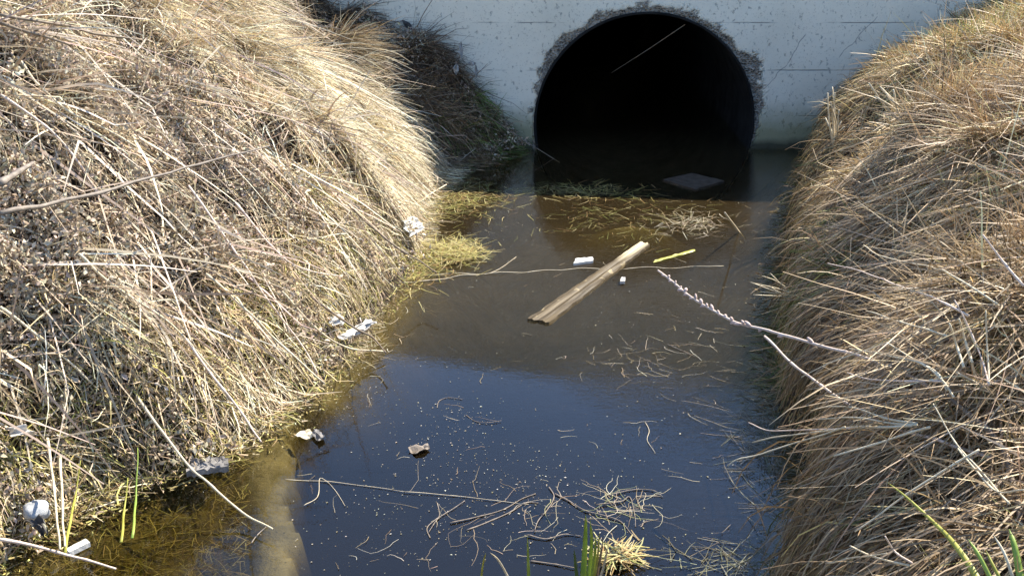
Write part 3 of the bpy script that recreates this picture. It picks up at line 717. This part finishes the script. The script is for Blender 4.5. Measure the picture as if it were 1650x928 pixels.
RIGHT = [
 ([(1391, 395), (1416, 411), (1471, 424), (1515, 435), (1563, 461), (1607, 490)], 'arched stalk highest on the right bank slope', .0028),
 ([(1334, 424), (1380, 435), (1416, 448), (1471, 468), (1526, 490), (1559, 508)], 'second arched stalk from the top of the right bank slope', .0032),
 ([(1396, 501), (1446, 516), (1490, 530), (1526, 541)], 'short straight stalk below the two arched ones', .003),
 ([(1369, 563), (1435, 574), (1482, 585), (1519, 614), (1537, 640)], 'hooked stalk just above the long seed stalk', .003),
 ([(1427, 552), (1464, 574), (1508, 600), (1526, 629)], 'pinkish stalk crossing the seed stalk near its root', .003),
 ([(1365, 600), (1405, 611), (1453, 613), (1519, 614)], 'level stalk between seed stalk and bare pink stalk', .0026),
 ([(1314, 658), (1365, 655), (1416, 669), (1479, 684)], 'uppermost stalk of the fan pointing at the water', .003),
 ([(1316, 675), (1380, 673), (1479, 686)], 'second stalk of the fan pointing at the water', .0028),
 ([(1211, 711), (1306, 697), (1380, 688), (1471, 686)], 'longest pale stalk of the fan, its tip over the blue water', .0036),
 ([(1207, 680), (1248, 695), (1306, 692), (1370, 690)], 'fan stalk with an upturned tip over the blue water', .0026),
 ([(1171, 750), (1189, 739), (1231, 729), (1305, 706), (1362, 688)], 'lowest fan stalk with a drooping split tip over the water', .0028),
 ([(1344, 734), (1397, 718), (1464, 699), (1500, 690)], 'short stalk right under the fan', .0034),
 ([(1376, 856), (1450, 805), (1531, 752), (1580, 725)], 'long pale stalk slanting down left in the lower right', .0028),
 ([(1537, 483), (1563, 534), (1581, 578), (1596, 622)], 'leaning thin stalk at the right standing over the bright mound', .0026),
 ([(1588, 501), (1590, 563), (1596, 622)], 'vertical stalk at the right standing over the bright mound', .0028),
 ([(1530, 523), (1541, 556), (1552, 592)], 'left one of three short upright stubs on the bright mound', .0036),
 ([(1545, 515), (1555, 550), (1566, 585)], 'right one of three short upright stubs on the bright mound', .0036),
 ([(1583, 378), (1615, 420), (1650, 460)], 'stalk at the right edge high above the others', .0038),
 ([(1503, 649), (1532, 702), (1570, 748), (1602, 784), (1627, 812)], 'thin stalk crossing below the seed stalk root', .0024),
 ([(1430, 890), (1370, 900), (1330, 907)], 'level pale stalk near the bottom edge at right', .0028),
 ([(1368, 879), (1400, 893), (1440, 904), (1466, 910)], 'forked pale stalk near the bottom edge at right', .0028),
 ([(1428, 863), (1444, 888), (1470, 906)], 'small hooked pale stalk near the bottom edge', .0026),
 ([(1650, 790), (1600, 788), (1545, 722)], 'pale stalk leaving the picture at the right edge', .0026),
]
for k, (pts, lab, r_) in enumerate(RIGHT):
    S(pts, r_ * .5, r_ * .85, (M_PALE, M_PINK, M_PALE, M_PALE)[k % 4], lab, group=GR, o0=.30, o1=.12, clear=.22, wig=.004)
S([(1517, 632), (1574, 681), (1609, 710), (1627, 752), (1641, 812), (1648, 861)], .004, .007, M_BROWN, 'thick brown woody stem at the right edge', o0=.14, o1=.02)
S([(1233, 542), (1270, 580), (1316, 616), (1369, 653), (1432, 686), (1503, 706), (1545, 722), (1598, 738)], .0034, .0038, M_PINK, 'long bare pinkish stalk arching from the right bank over the water', t0=3.15, o1=.06, knob=.3)

# the seed stalk
pts = [(1060, 436), (1088, 457), (1108, 474), (1131, 490), (1154, 503), (1181, 517), (1205, 525), (1234, 532), (1263, 540), (1311, 554), (1340, 562), (1379, 572), (1434, 592), (1489, 618), (1518, 636), (1562, 669), (1599, 698), (1640, 760)]
L = np.cumsum([0] + [math.dist(a, b) for a, b in zip(pts, pts[1:])]); L /= L[-1]
tb = hit(1640, 760, .07); W = [at(*p, min(3.30 + (tb - 3.30) * l, hit(*p, .09))) for p, l in zip(pts, L)]
path = smooth_path(W, 5); loc = path[-1]
ss = empty('seed_stalk', 'long pinkish stalk with dry seed capsules hanging over the water', 'seed stalk', loc)
v, f = tube(path, .0030, .0046, 7, .25, .003); mesh_py('stem', rel(v, loc), f, M_PINK, ss)
cam_o = np.array([0, 0, CAM_H])
for k in (2, 3, 4, 5, 6, 7, 8, 9, 10, 12, 13, 15, 16, 17, 19, 21, 22, 23, 25, 26, 28, 29, 31, 34, 40, 45):
    p = path[k]; T = path[k + 1] - path[k - 1]; T /= np.linalg.norm(T)
    side = np.cross(T, p - cam_o); side /= np.linalg.norm(side); s = (1 if k % 2 else -1)
    ax = -T * .75 + side * s * .55 + rng.normal(0, .16, 3); ax /= np.linalg.norm(ax)
    ln = rng.uniform(.013, .026) * (.6 if k < 8 else 1); rr = rng.uniform(.0038, .0062) * (.7 if k < 8 else 1)
    q = [p + ax * ln * t for t in (0, .15, .4, .7, .92, 1)]
    vv, ff = tube(np.array(q), 1, 1, 7); vv = np.array(vv).reshape(6, 7, 3); qq = np.array(q)[:, None]
    vv = qq + (vv - qq) * rr * np.array([.3, .75, 1, .9, .55, .25])[:, None, None]
    mesh_py('seed_capsule', rel(vv.reshape(-1, 3), loc), ff, M_CAPS, ss)

# blades (flat leaves)
def blade(name, pts, w0, w1, m, label=None, cat='reed', group=None, ts=None, parent=None, loc=None, fold=.25, offs=(.1, 0)):
    ta, tb = ts if ts else (hit(*pts[0], offs[0]), hit(*pts[-1], offs[1]))
    n_ = len(pts); W = [at(*p, min(ta + (tb - ta) * i / (n_ - 1), 99)) for i, p in enumerate(pts)]
    path = smooth_path(W, 5); n = len(path)
    T = np.gradient(path, axis=0); T /= np.linalg.norm(T, axis=1, keepdims=True)
    vd = path - cam_o; S_ = np.cross(T, vd); S_ /= np.linalg.norm(S_, axis=1, keepdims=True); Nn = np.cross(S_, T)
    V = []; F = []; th_ = .0006
    for i in range(n):
        w_ = (w0 + (w1 - w0) * i / (n - 1)) * .5 * (1 if i > 1 else (.15, .6)[i])
        for (s, u) in ((-1, fold), (0, 0), (1, fold)):
            V.append(path[i] + S_[i] * s * w_ + Nn[i] * u * w_)
    for i in range(n): 
        w_ = (w0 + (w1 - w0) * i / (n - 1)) * .5 * (1 if i > 1 else (.15, .6)[i])
        for (s, u) in ((-1, fold), (0, 0), (1, fold)):
            V.append(path[i] + S_[i] * s * w_ + Nn[i] * (u * w_ + th_))
    o_ = n * 3
    for i in range(n - 1):
        for j in (0, 1):
            a = i * 3 + j; F.append((a, a + 1, a + 4, a + 3)); F.append((o_ + a + 3, o_ + a + 4, o_ + a + 1, o_ + a))
        F.append((i * 3, i * 3 + 3, o_ + i * 3 + 3, o_ + i * 3)); F.append((i * 3 + 2, o_ + i * 3 + 2, o_ + i * 3 + 5, i * 3 + 5))
    if parent is None: loc = path[-1]
    o = mesh_py(name, rel(V, loc), F, m, parent, smooth=True)
    if parent is None: o.location = tuple(map(float, loc)); tag(o, label, cat, group)
    return o
loc = onz(945, 960, 0)
rp = empty('reed_plant', 'bright green reed tuft with brown sheaths at the bottom edge', 'reed', loc)
for pts, a, b, m in (([(944, 828), (943, 870), (938, 960)], .004, .018, M_GREEN), ([(951, 838), (953, 880), (946, 960)], .004, .014, M_GREEN), ([(960, 862), (958, 900), (950, 960)], .003, .013, M_GREEN),
                     ([(925, 885), (928, 915), (932, 960)], .004, .012, M_DKGREEN), ([(972, 866), (966, 905), (954, 960)], .003, .010, M_BROWN), ([(980, 878), (972, 915), (958, 960)], .003, .009, M_PALE), ([(966, 855), (962, 905), (952, 960)], .003, .008, M_YELLOW)):
    z = hit(pts[-1][0], pts[-1][1], -.05 + .05)
    blade('leaf_blade', pts, a, b, m, parent=rp, loc=loc, ts=(z * .93, z))
blade('green_reed', [(850, 863), (851, 900), (853, 960)], .002, .010, M_GREEN, 'single green blade left of the reed tuft at the bottom', ts=(2.42, 2.6))
blade('dry_stalk', [(790, 890), (805, 905), (824, 940)], .003, .006, M_PALE, 'pale dry blade curving out of the bottom edge', 'blade', ts=(2.5, 2.6))
blade('dry_stalk', [(783, 890), (778, 910), (774, 945)], .003, .006, M_YELLOW, 'small yellowish blade leaning left at the bottom edge', 'blade', ts=(2.5, 2.6))
blade('dry_stalk', [(1429, 776), (1461, 801), (1503, 840), (1531, 868), (1560, 907), (1590, 960)], .002, .013, M_YELLOW, 'broad pale leaf blade rising from the bottom right', 'blade', ts=(2.1, 1.8))
loc = at(1650, 990, 1.75)
rp = empty('reed_plant', 'green reed tuft in the bottom right corner', 'reed', loc)
for pts, a, b, m in (([(1626, 852), (1637, 890), (1652, 980)], .006, .014, M_GREEN), ([(1600, 860), (1622, 900), (1648, 985)], .003, .007, M_PALE), ([(1588, 885), (1605, 920), (1640, 985)], .003, .008, M_YELLOW), ([(1560, 868), (1583, 905), (1620, 985)], .004, .009, M_GREEN)):
    blade('leaf_blade', pts, a, b, m, parent=rp, loc=loc, ts=(1.8, 1.75))
# stubble clump by the wall on the right bank
def tuft(name, base, tips, label, cat, m=M_PALE, r=.004, o=.02, tk=None):
    t = tk or hit(*base, o); loc = at(*base, t); e_ = empty(name, label, cat, loc)
    for (px, py) in tips:
        b2 = at(base[0] + random.uniform(-6, 6), base[1] + random.uniform(-3, 3), t); e2 = at(px, py, t * random.uniform(.96, 1.01))
        mid = (b2 + e2) / 2 + rng.normal(0, .008, 3)
        v, f = tube(smooth_path([b2, mid, e2], 4), r, r * .5, 5, .2, .003); mesh_py('stem', rel(v, loc), f, m, e_)
    return e_
tuft('stubble_tuft', (1348, 235), [(1341, 140), (1334, 150), (1345, 150), (1352, 178), (1338, 165), (1356, 195), (1330, 190), (1360, 205)], 'upright broken straw tuft standing in front of the headwall', 'grass tuft', M_PALE, .006)
tuft('stubble_tuft', (1472, 213), [(1400, 134), (1418, 140), (1428, 150), (1440, 145), (1410, 155), (1455, 165), (1435, 160)], 'whitish splayed straw tuft on the right bank near the headwall', 'grass tuft', M_PALE, .006)
tuft('stubble_tuft', (1500, 60), [(1520, 20), (1540, 25), (1528, 18), (1560, 30)], 'green grass tuft where right bank meets the headwall top', 'grass tuft', M_DKGREEN, .004)
tuft('stubble_tuft', (1285, 480), [(1210, 455), (1218, 458), (1215, 475), (1228, 445), (1225, 470), (1240, 440), (1240, 462)], 'pale tipped green tuft sticking out over the water from the right bank', 'grass tuft', M_PALE, .003, .06)
tuft('stubble_tuft', (1595, 640), [(1560, 560), (1580, 580), (1610, 575), (1640, 590), (1625, 600), (1540, 600), (1650, 620)], 'splayed pale straws on the bright mound at right', 'grass tuft', M_PALE, .0032, .05)

# ------------------------------------------------------------------ floating things
def slab(name, corners, ztop, thick, m, label, cat, group=None, nu=14, nv=5, rough=.003, groove=0, jag=.0, zs=None):
    """corners A,B (one end) C,D (other end) in pixels"""
    A, B_, C_, D_ = [onz(*c, ztop) for c in corners]; loc = (A + B_ + C_ + D_) / 4; V = []; F = []
    for layer in (0, 1):
        for i in range(nu + 1):
            for j in range(nv + 1):
                u, v_ = i / nu, j / nv
                p = (A * (1 - v_) + B_ * v_) * (1 - u) + (D_ * (1 - v_) + C_ * v_) * u
                nz = mnoise.noise(Vector((u * 9, v_ * 5, layer * 7 + ztop * 99)))
                p = p.copy(); p[2] += nz * rough - layer * thick
                if groove and not layer: p[2] -= groove * math.exp(-((v_ - .45) / .12) ** 2) - .003 * math.sin(v_ * 3.1)
                if zs is not None: p[2] += zs[0] * (1 - u) + zs[1] * u
                dirn = (D_ - A) / np.linalg.norm(D_ - A); sd_ = (B_ - A) / np.linalg.norm(B_ - A)
                if i in (0, nu): p += dirn * jag * mnoise.noise(Vector((v_ * 13, i, 3)))
                if j in (0, nv): p += sd_ * jag * .35 * mnoise.noise(Vector((u * 17, j, 9)))
                V.append(p - loc)
    s = (nu + 1) * (nv + 1); I = lambda i, j, l=0: l * s + i * (nv + 1) + j
    for i in range(nu):
        for j in range(nv):
            F.append((I(i, j), I(i, j + 1), I(i + 1, j + 1), I(i + 1, j))); F.append((I(i, j, 1), I(i + 1, j, 1), I(i + 1, j + 1, 1), I(i, j + 1, 1)))
    for i in range(nu):
        F.append((I(i, 0), I(i + 1, 0), I(i + 1, 0, 1), I(i, 0, 1))); F.append((I(i, nv), I(i, nv, 1), I(i + 1, nv, 1), I(i + 1, nv)))
    for j in range(nv):
        F.append((I(0, j), I(0, j, 1), I(0, j + 1, 1), I(0, j + 1))); F.append((I(nu, j), I(nu, j + 1), I(nu, j + 1, 1), I(nu, j, 1)))
    o = mesh_py(name, V, F, m, smooth=False); o.location = tuple(map(float, loc)); tag(o, label, cat, group); return o
def plank_mat():
    m, t, p, out = mat('weathered_plank'); tc = t.nodes.new('ShaderNodeTexCoord').outputs['Object']
    A, D_ = onz(848, 513, .012), onz(1030, 389, .012); ang = math.atan2(D_[1] - A[1], D_[0] - A[0])
    mp = N(t, 'Mapping'); mp.inputs['Rotation'].default_value = (0, 0, -ang); t.links.new(tc, mp.inputs[0])
    x, y, z = sep(t, mp.outputs[0])
    m2 = N(t, 'Mapping'); m2.inputs['Scale'].default_value = (2.2, 60, 8); t.links.new(mp.outputs[0], m2.inputs[0])
    g = noise_n(t, m2.outputs[0], 1.0, 5, .65, .3)
    c = ramp(t, g, [(.25, (.022, .013, .004)), (.5, (.072, .045, .013)), (.75, (.14, .092, .030))])
    bl = noise_n(t, mp.outputs[0], 14, 4, .6)
    c = mixc(t, mr(t, bl, .60, .66), c, (.26, .20, .10))
    fresh = mth(t, 'MULTIPLY', mr(t, x, .24, .40), mr(t, mth(t, 'ADD', y, mth(t, 'MULTIPLY', x, -.0)), -.018, .002))
    c = mixc(t, mth(t, 'MULTIPLY', fresh, .9), c, (.55, .46, .28))
    t.links.new(c, p.inputs['Base Color']); p.inputs['Roughness'].default_value = .65
    t.links.new(bump(t, g, .8, .006), p.inputs['Normal']); return m
slab('plank', [(850, 513), (885, 519), (1047, 393), (1032, 389)], .008, .016, plank_mat(), 'weathered brown wooden plank floating diagonally mid channel', 'plank', nu=40, nv=9, rough=.004, groove=.006, jag=.02)
M_SLAB = stalk_mat('dark_board', (.05, .037, .027), (.10, .078, .058), 26, .9, .6)
M_SLAB.node_tree.nodes['Principled BSDF'].inputs['Specular IOR Level'].default_value = .05
slab('floating_board', [(1068, 289), (1120, 305), (1167, 291), (1115, 279)], .009, .014, M_SLAB, 'dark grey square board floating in front of the pipe mouth', 'board', nu=12, nv=12, rough=.002, jag=.006)
slab('foam_chip', [(924, 424), (928, 416), (955, 414), (956, 420)], .012, .012, M_WHITE, 'small white foam chip floating left of the plank', 'foam chip', nu=8, nv=5, rough=.002, jag=.010)
slab('foam_chip', [(999, 453), (1001, 446), (1008, 447), (1007, 453)], .016, .014, M_DIRTY, 'tiny white crumb floating just under the plank', 'foam chip', nu=5, nv=4, rough=.002, jag=.008)
slab('leaf_strip', [(1053, 423), (1055, 419), (1119, 401), (1121, 404)], .006, .003, M_YELLOW, 'bright yellow leaf strip floating right of the plank', 'leaf', nu=12, nv=3, rough=.004, jag=.006)
slab('bark_piece', [(300, 760), (312, 738), (362, 735), (368, 750)], .03, .018, M_BARK, 'flat grey bark piece at the left water edge', 'bark', nu=12, nv=8, rough=.012, jag=.02)
slab('white_stub', [(105, 884), (112, 889), (145, 873), (138, 867)], .018, .014, M_WHITE, 'short straight white stub in the bottom left shallows', 'stub', nu=10, nv=5, rough=.001, jag=.003)
def scrap(name, corners_px, off, m, label, cat, amp=.02, n=9, thick=.002, seed=0):
    """crumpled sheet over four pixel corners"""
    t = min(hit(*c, off) for c in corners_px) ; A, B_, C_, D_ = [at(*c, min(hit(*c, off), t + .15)) for c in corners_px]; loc = (A + B_ + C_ + D_) / 4
    nn = np.cross(B_ - A, D_ - A); nn /= np.linalg.norm(nn); V = []; F = []
    if nn[2] < 0: nn = -nn
    for l in (0, 1):
        for i in range(n + 1):
            for j in range(n + 1):
                u, v_ = i / n, j / n
                p = (A * (1 - v_) + B_ * v_) * (1 - u) + (D_ * (1 - v_) + C_ * v_) * u
                q = Vector((u * 3.3 + seed, v_ * 3.3, seed * 1.7))
                p = p + nn * (amp * (mnoise.noise(q) + .5 * abs(mnoise.noise(q * 2.6))) - l * thick)
                if i in (0, n) or j in (0, n): p = p + (loc - p) * (.18 * (mnoise.noise(q * 4) + .5))
                V.append(p - loc)
    s = (n + 1) ** 2; I = lambda i, j, l=0: l * s + i * (n + 1) + j
    for i in range(n):
        for j in range(n):
            F.append((I(i, j), I(i + 1, j), I(i + 1, j + 1), I(i, j + 1))); F.append((I(i, j, 1), I(i, j + 1, 1), I(i + 1, j + 1, 1), I(i + 1, j, 1)))
    for i in range(n):
        F.append((I(i, 0), I(i, 0, 1), I(i + 1, 0, 1), I(i + 1, 0))); F.append((I(i, n), I(i + 1, n), I(i + 1, n, 1), I(i, n, 1)))
        F.append((I(0, i), I(0, i + 1), I(0, i + 1, 1), I(0, i, 1))); F.append((I(n, i), I(n, i, 1), I(n, i + 1, 1), I(n, i + 1)))
    o = mesh_py(name, V, F, m, smooth=False); o.location = tuple(map(float, loc)); tag(o, label, cat); return o
scrap('litter_scrap', [(641, 356), (660, 384), (689, 366), (662, 350)], .11, M_WHITE, 'crumpled bright white scrap on the left bank foot by the yellow mat', 'litter', .03, seed=1)
scrap('litter_scrap', [(528, 512), (532, 526), (556, 524), (552, 503)], .10, M_WHITE, 'small crumpled white scrap tucked in the straw left of the torn one', 'litter', .03, seed=4)
scrap('litter_scrap', [(543, 546), (566, 548), (610, 518), (594, 513)], .03, M_DIRTY, 'long torn dirty white scrap lying at the water edge', 'litter', .025, seed=8, n=12)
scrap('litter_scrap', [(40, 845), (66, 862), (80, 858), (72, 838)], .08, M_DARKSCRAP, 'dark crumpled scrap under the grey stone', 'litter', .03, seed=12)
scrap('litter_scrap', [(646, 32), (652, 44), (676, 58), (660, 36)], .10, M_DARKSCRAP, 'black curled scrap sticking up against the headwall', 'litter', .03, seed=15)
scrap('litter_scrap', [(5, 690), (20, 705), (60, 700), (40, 682)], .14, M_DIRTY, 'pale flaky scrap on the left bank at the picture edge', 'litter', .03, seed=19)
scrap('dead_leaf', [(500, 697), (514, 713), (524, 703), (512, 692)], .012, M_BARK, 'curled grey leaf floating at the shelf edge', 'leaf', .012, seed=22, n=6)
scrap('dead_leaf', [(473, 702), (488, 708), (512, 700), (495, 690)], .008, M_PALE, 'pale ragged leaf floating beside the curled grey one', 'leaf', .012, seed=25, n=6)
scrap('dead_leaf', [(655, 722), (668, 733), (695, 723), (690, 713)], .008, M_GREY, 'ragged brown leaf floating alone in the blue reflection', 'leaf', .012, seed=28, n=7)
# stone
def stone(px, py, r, label, off=.03, squash=.75):
    t = hit(px, py, off); loc = at(px, py, t); V = []; F = []; nu_, nv_ = 18, 12
    for i in range(nv_ + 1):
        for j in range(nu_):
            a = math.pi * i / nv_; b = 2 * math.pi * j / nu_; d = Vector((math.sin(a) * math.cos(b), math.sin(a) * math.sin(b), math.cos(a)))
            k = r * (1 + .28 * mnoise.noise(d * 1.6 + Vector((3, 1, px))) + .1 * mnoise.noise(d * 5)); V.append((d.x * k, d.y * k, d.z * k * squash))
    for i in range(nv_):
        for j in range(nu_): F.append((i * nu_ + j, (i + 1) * nu_ + j, (i + 1) * nu_ + (j + 1) % nu_, i * nu_ + (j + 1) % nu_))
    o = mesh_py('stone', V, F, M_STONE, smooth=True); o.location = tuple(map(float, loc)); tag(o, label, 'stone')
stone(58, 822, .036, 'rounded pale grey stone at the lower left shore', .09)

# floating stalk line across the channel and loose twigs
def floater(name, pts, r, m, label, cat='twig', group=None, wig=.004, z=.003, sub=6):
    r = r * .68
    W = [onz(*p, z) for p in pts]; path = smooth_path(W, sub); loc = path[len(path) // 2]
    v, f = tube(path, r, r * .6, 6, .5, wig); v = np.array(v); v[:, 2] = np.maximum(v[:, 2], .0005 - r)
    o = mesh_py(name, rel(v, loc), f, m); o.location = tuple(map(float, loc)); tag(o, label, cat, group)
floater('floating_stalk', [(645, 457), (700, 450), (760, 443), (860, 437), (950, 433), (1050, 431), (1165, 430)], .0028, M_PALE, 'long pale stalk floating across the channel under the plank', 'stalk', wig=.010, sub=10)
floater('floating_stalk', [(695, 443), (740, 440), (790, 440), (832, 414)], .002, M_PALE, 'thin pale stalk floating beside the yellow grass mat', 'stalk')
G = 'thin twigs floating in the near water'
for pts, r, lab in [
 ([(693, 866), (688, 850), (700, 838), (730, 820), (749, 807)], .0022, 'leftmost hooked twig of the near floating tangle'),
 ([(704, 810), (708, 830), (700, 842), (691, 856)], .0018, 'short twig crossing the leftmost hooked one'),
 ([(725, 842), (770, 832), (810, 820), (840, 803), (862, 795)], .0026, 'upper long curved twig of the near tangle'),
 ([(752, 853), (790, 838), (820, 825), (845, 810), (866, 810)], .0028, 'lower long curved twig of the near tangle'),
 ([(884, 785), (893, 800), (880, 822), (868, 838), (862, 855)], .0024, 'bent twig at the middle of the near tangle'),
 ([(895, 795), (915, 805), (940, 822), (970, 830), (1000, 840), (1020, 862), (1035, 872)], .0026, 'longest dark twig running right under the reed tips'),
 ([(985, 797), (1020, 789), (1050, 790), (1068, 800)], .002, 'top right twig of the near tangle'),
 ([(960, 815), (1000, 808), (1014, 800), (1022, 825), (1024, 848)], .0022, 'angled twig at the right end of the near tangle'),
 ([(850, 862), (880, 868), (910, 860), (935, 862)], .0026, 'short twig lying behind the single green blade'),
 ([(650, 792), (720, 797), (790, 805), (850, 812)], .0014, 'very thin straight stem joining the tangle from the left'),
 ([(460, 772), (520, 775), (590, 782), (650, 792)], .0014, 'very thin straight stem starting at the silt shelf'),
 ([(704, 656), (708, 645), (722, 640), (745, 643)], .0016, 'small curled twig high in the blue reflection'),
 ([(750, 668), (765, 678), (785, 681), (808, 678)], .0016, 'small arched twig right of the curled one in the reflection'),
 ([(1040, 680), (1046, 695), (1043, 710), (1055, 730)], .0014, 'faint wavy twig in the right part of the reflection'),
 ([(855, 903), (890, 908), (925, 915)], .003, 'pale twig low between the blades at the bottom'),
 ([(490, 815), (512, 800), (516, 770), (540, 790), (555, 815)], .0014, 'zigzag hair thin twig near the silt shelf'),
 ([(1075, 555), (1100, 565), (1120, 575)], .0016, 'small twig beside the pale weed patch at right'),
 ([(405, 875), (415, 862), (432, 845)], .002, 'short pale twig over the silt shelf'),
]:
    floater('floating_twig', pts, r, M_GREY if r > .0015 else M_PALE, lab, 'twig', G)
# leaning stick in the water
a = onz(1191, 374, 0); bt = at(1168, 343, np.linalg.norm(1) * 5.05)
v, f = tube(smooth_path([a - (bt - a) * .5, bt], 5), .005, .004, 6, .1, .002)
o = mesh_py('stick', rel(v, a), f, M_PALE); o.location = tuple(map(float, a)); tag(o, 'short pale stick standing slanted out of the water near the pipe', 'stick')
# cable across the pipe
p0 = at(1104, 40, 6.85); p1 = at(868, 212, 6.95); p0 = ray(1104, 40); p0 = p0 * ((WALL_Y + .05) / p0[1]) + cam_o; p1 = ray(985, 118); p1 = p1 * ((WALL_Y + .10) / p1[1]) + cam_o
v, f = tube(smooth_path([p0, (p0 + p1) / 2 + [0, 0, -.004], p1], 10),   .0034, .0010, 6)
o = mesh_py('cable', rel(v, p0), f, M_BROWN); o.location = tuple(map(float, p0)); tag(o, 'thin grey cable stretched diagonally across the pipe mouth', 'cable')
# dead sprig before the wall
def on_y(px, py, y):
    d = ray(px, py); return d * (y / d[1]) + cam_o
loc = on_y(700, 165, 6.7)
sp = empty('dead_sprig', 'dead weed sprig with three shrivelled leaves in front of the headwall', 'weed', loc)
for pts, r in (([(700, 165), (722, 120), (738, 100), (742, 78)], .003), ([(700, 150), (718, 122), (735, 110), (752, 106)], .0025), ([(738, 112), (755, 104), (765, 104), (768, 122)], .002)):
    v, f = tube(smooth_path([on_y(*p, 6.78) for p in pts], 5), r, r * .6, 5, .2, .003); mesh_py('stem', rel(v, loc), f, M_BROWN, sp)
for (cxp, cyp, wx, hy, sd_) in ((743, 82, 5, 15, 1), (735, 112, 6, 10, 2), (760, 103, 10, 4, 3), (767, 116, 4, 11, 4)):
    V = []; n = 7
    for i in range(n + 1):
        for j in range(n + 1):
            u, v_ = i / n * 2 - 1, j / n * 2 - 1; ww = max(0, 1 - abs(v_) ** 1.3) * (.75 + .5 * mnoise.noise(Vector((v_ * 4, sd_, u)))) + .03
            p = on_y(cxp + u * wx * ww, cyp + v_ * hy, 6.70 + .05 * mnoise.noise(Vector((u * 2.2, v_ * 2.2, sd_ * 3)))) ; V.append(p - loc)
    nv_ = len(V); V += [v_ + np.array([0, .0015, 0]) for v_ in V]
    F = [(i * (n + 1) + j, (i + 1) * (n + 1) + j, (i + 1) * (n + 1) + j + 1, i * (n + 1) + j + 1) for i in range(n) for j in range(n)]
    F += [tuple(q + nv_ for q in f_[::-1]) for f_ in F]
    mesh_py('leaf', V, F, M_STONE, sp)
for pts, y0, lab in (([(672, 45), (683, 22), (700, -5)], 6.9, 'thin dark stem leaning in front of the headwall beside the black scrap'),
                     ([(620, 205), (680, 165), (760, 175), (850, 230), (902, 262)], 6.75, 'long pale straw arching from shaded tangle to the pipe mouth')):
    W = [on_y(*p, y0) for p in pts]; v, f = tube(smooth_path(W, 6), .003, .002, 5, .1, .003)
    o = mesh_py('dry_stalk', rel(v, W[0]), f, M_BROWN if y0 > 6.8 else M_GREY); o.location = tuple(map(float, W[0])); tag(o, lab, 'stalk')
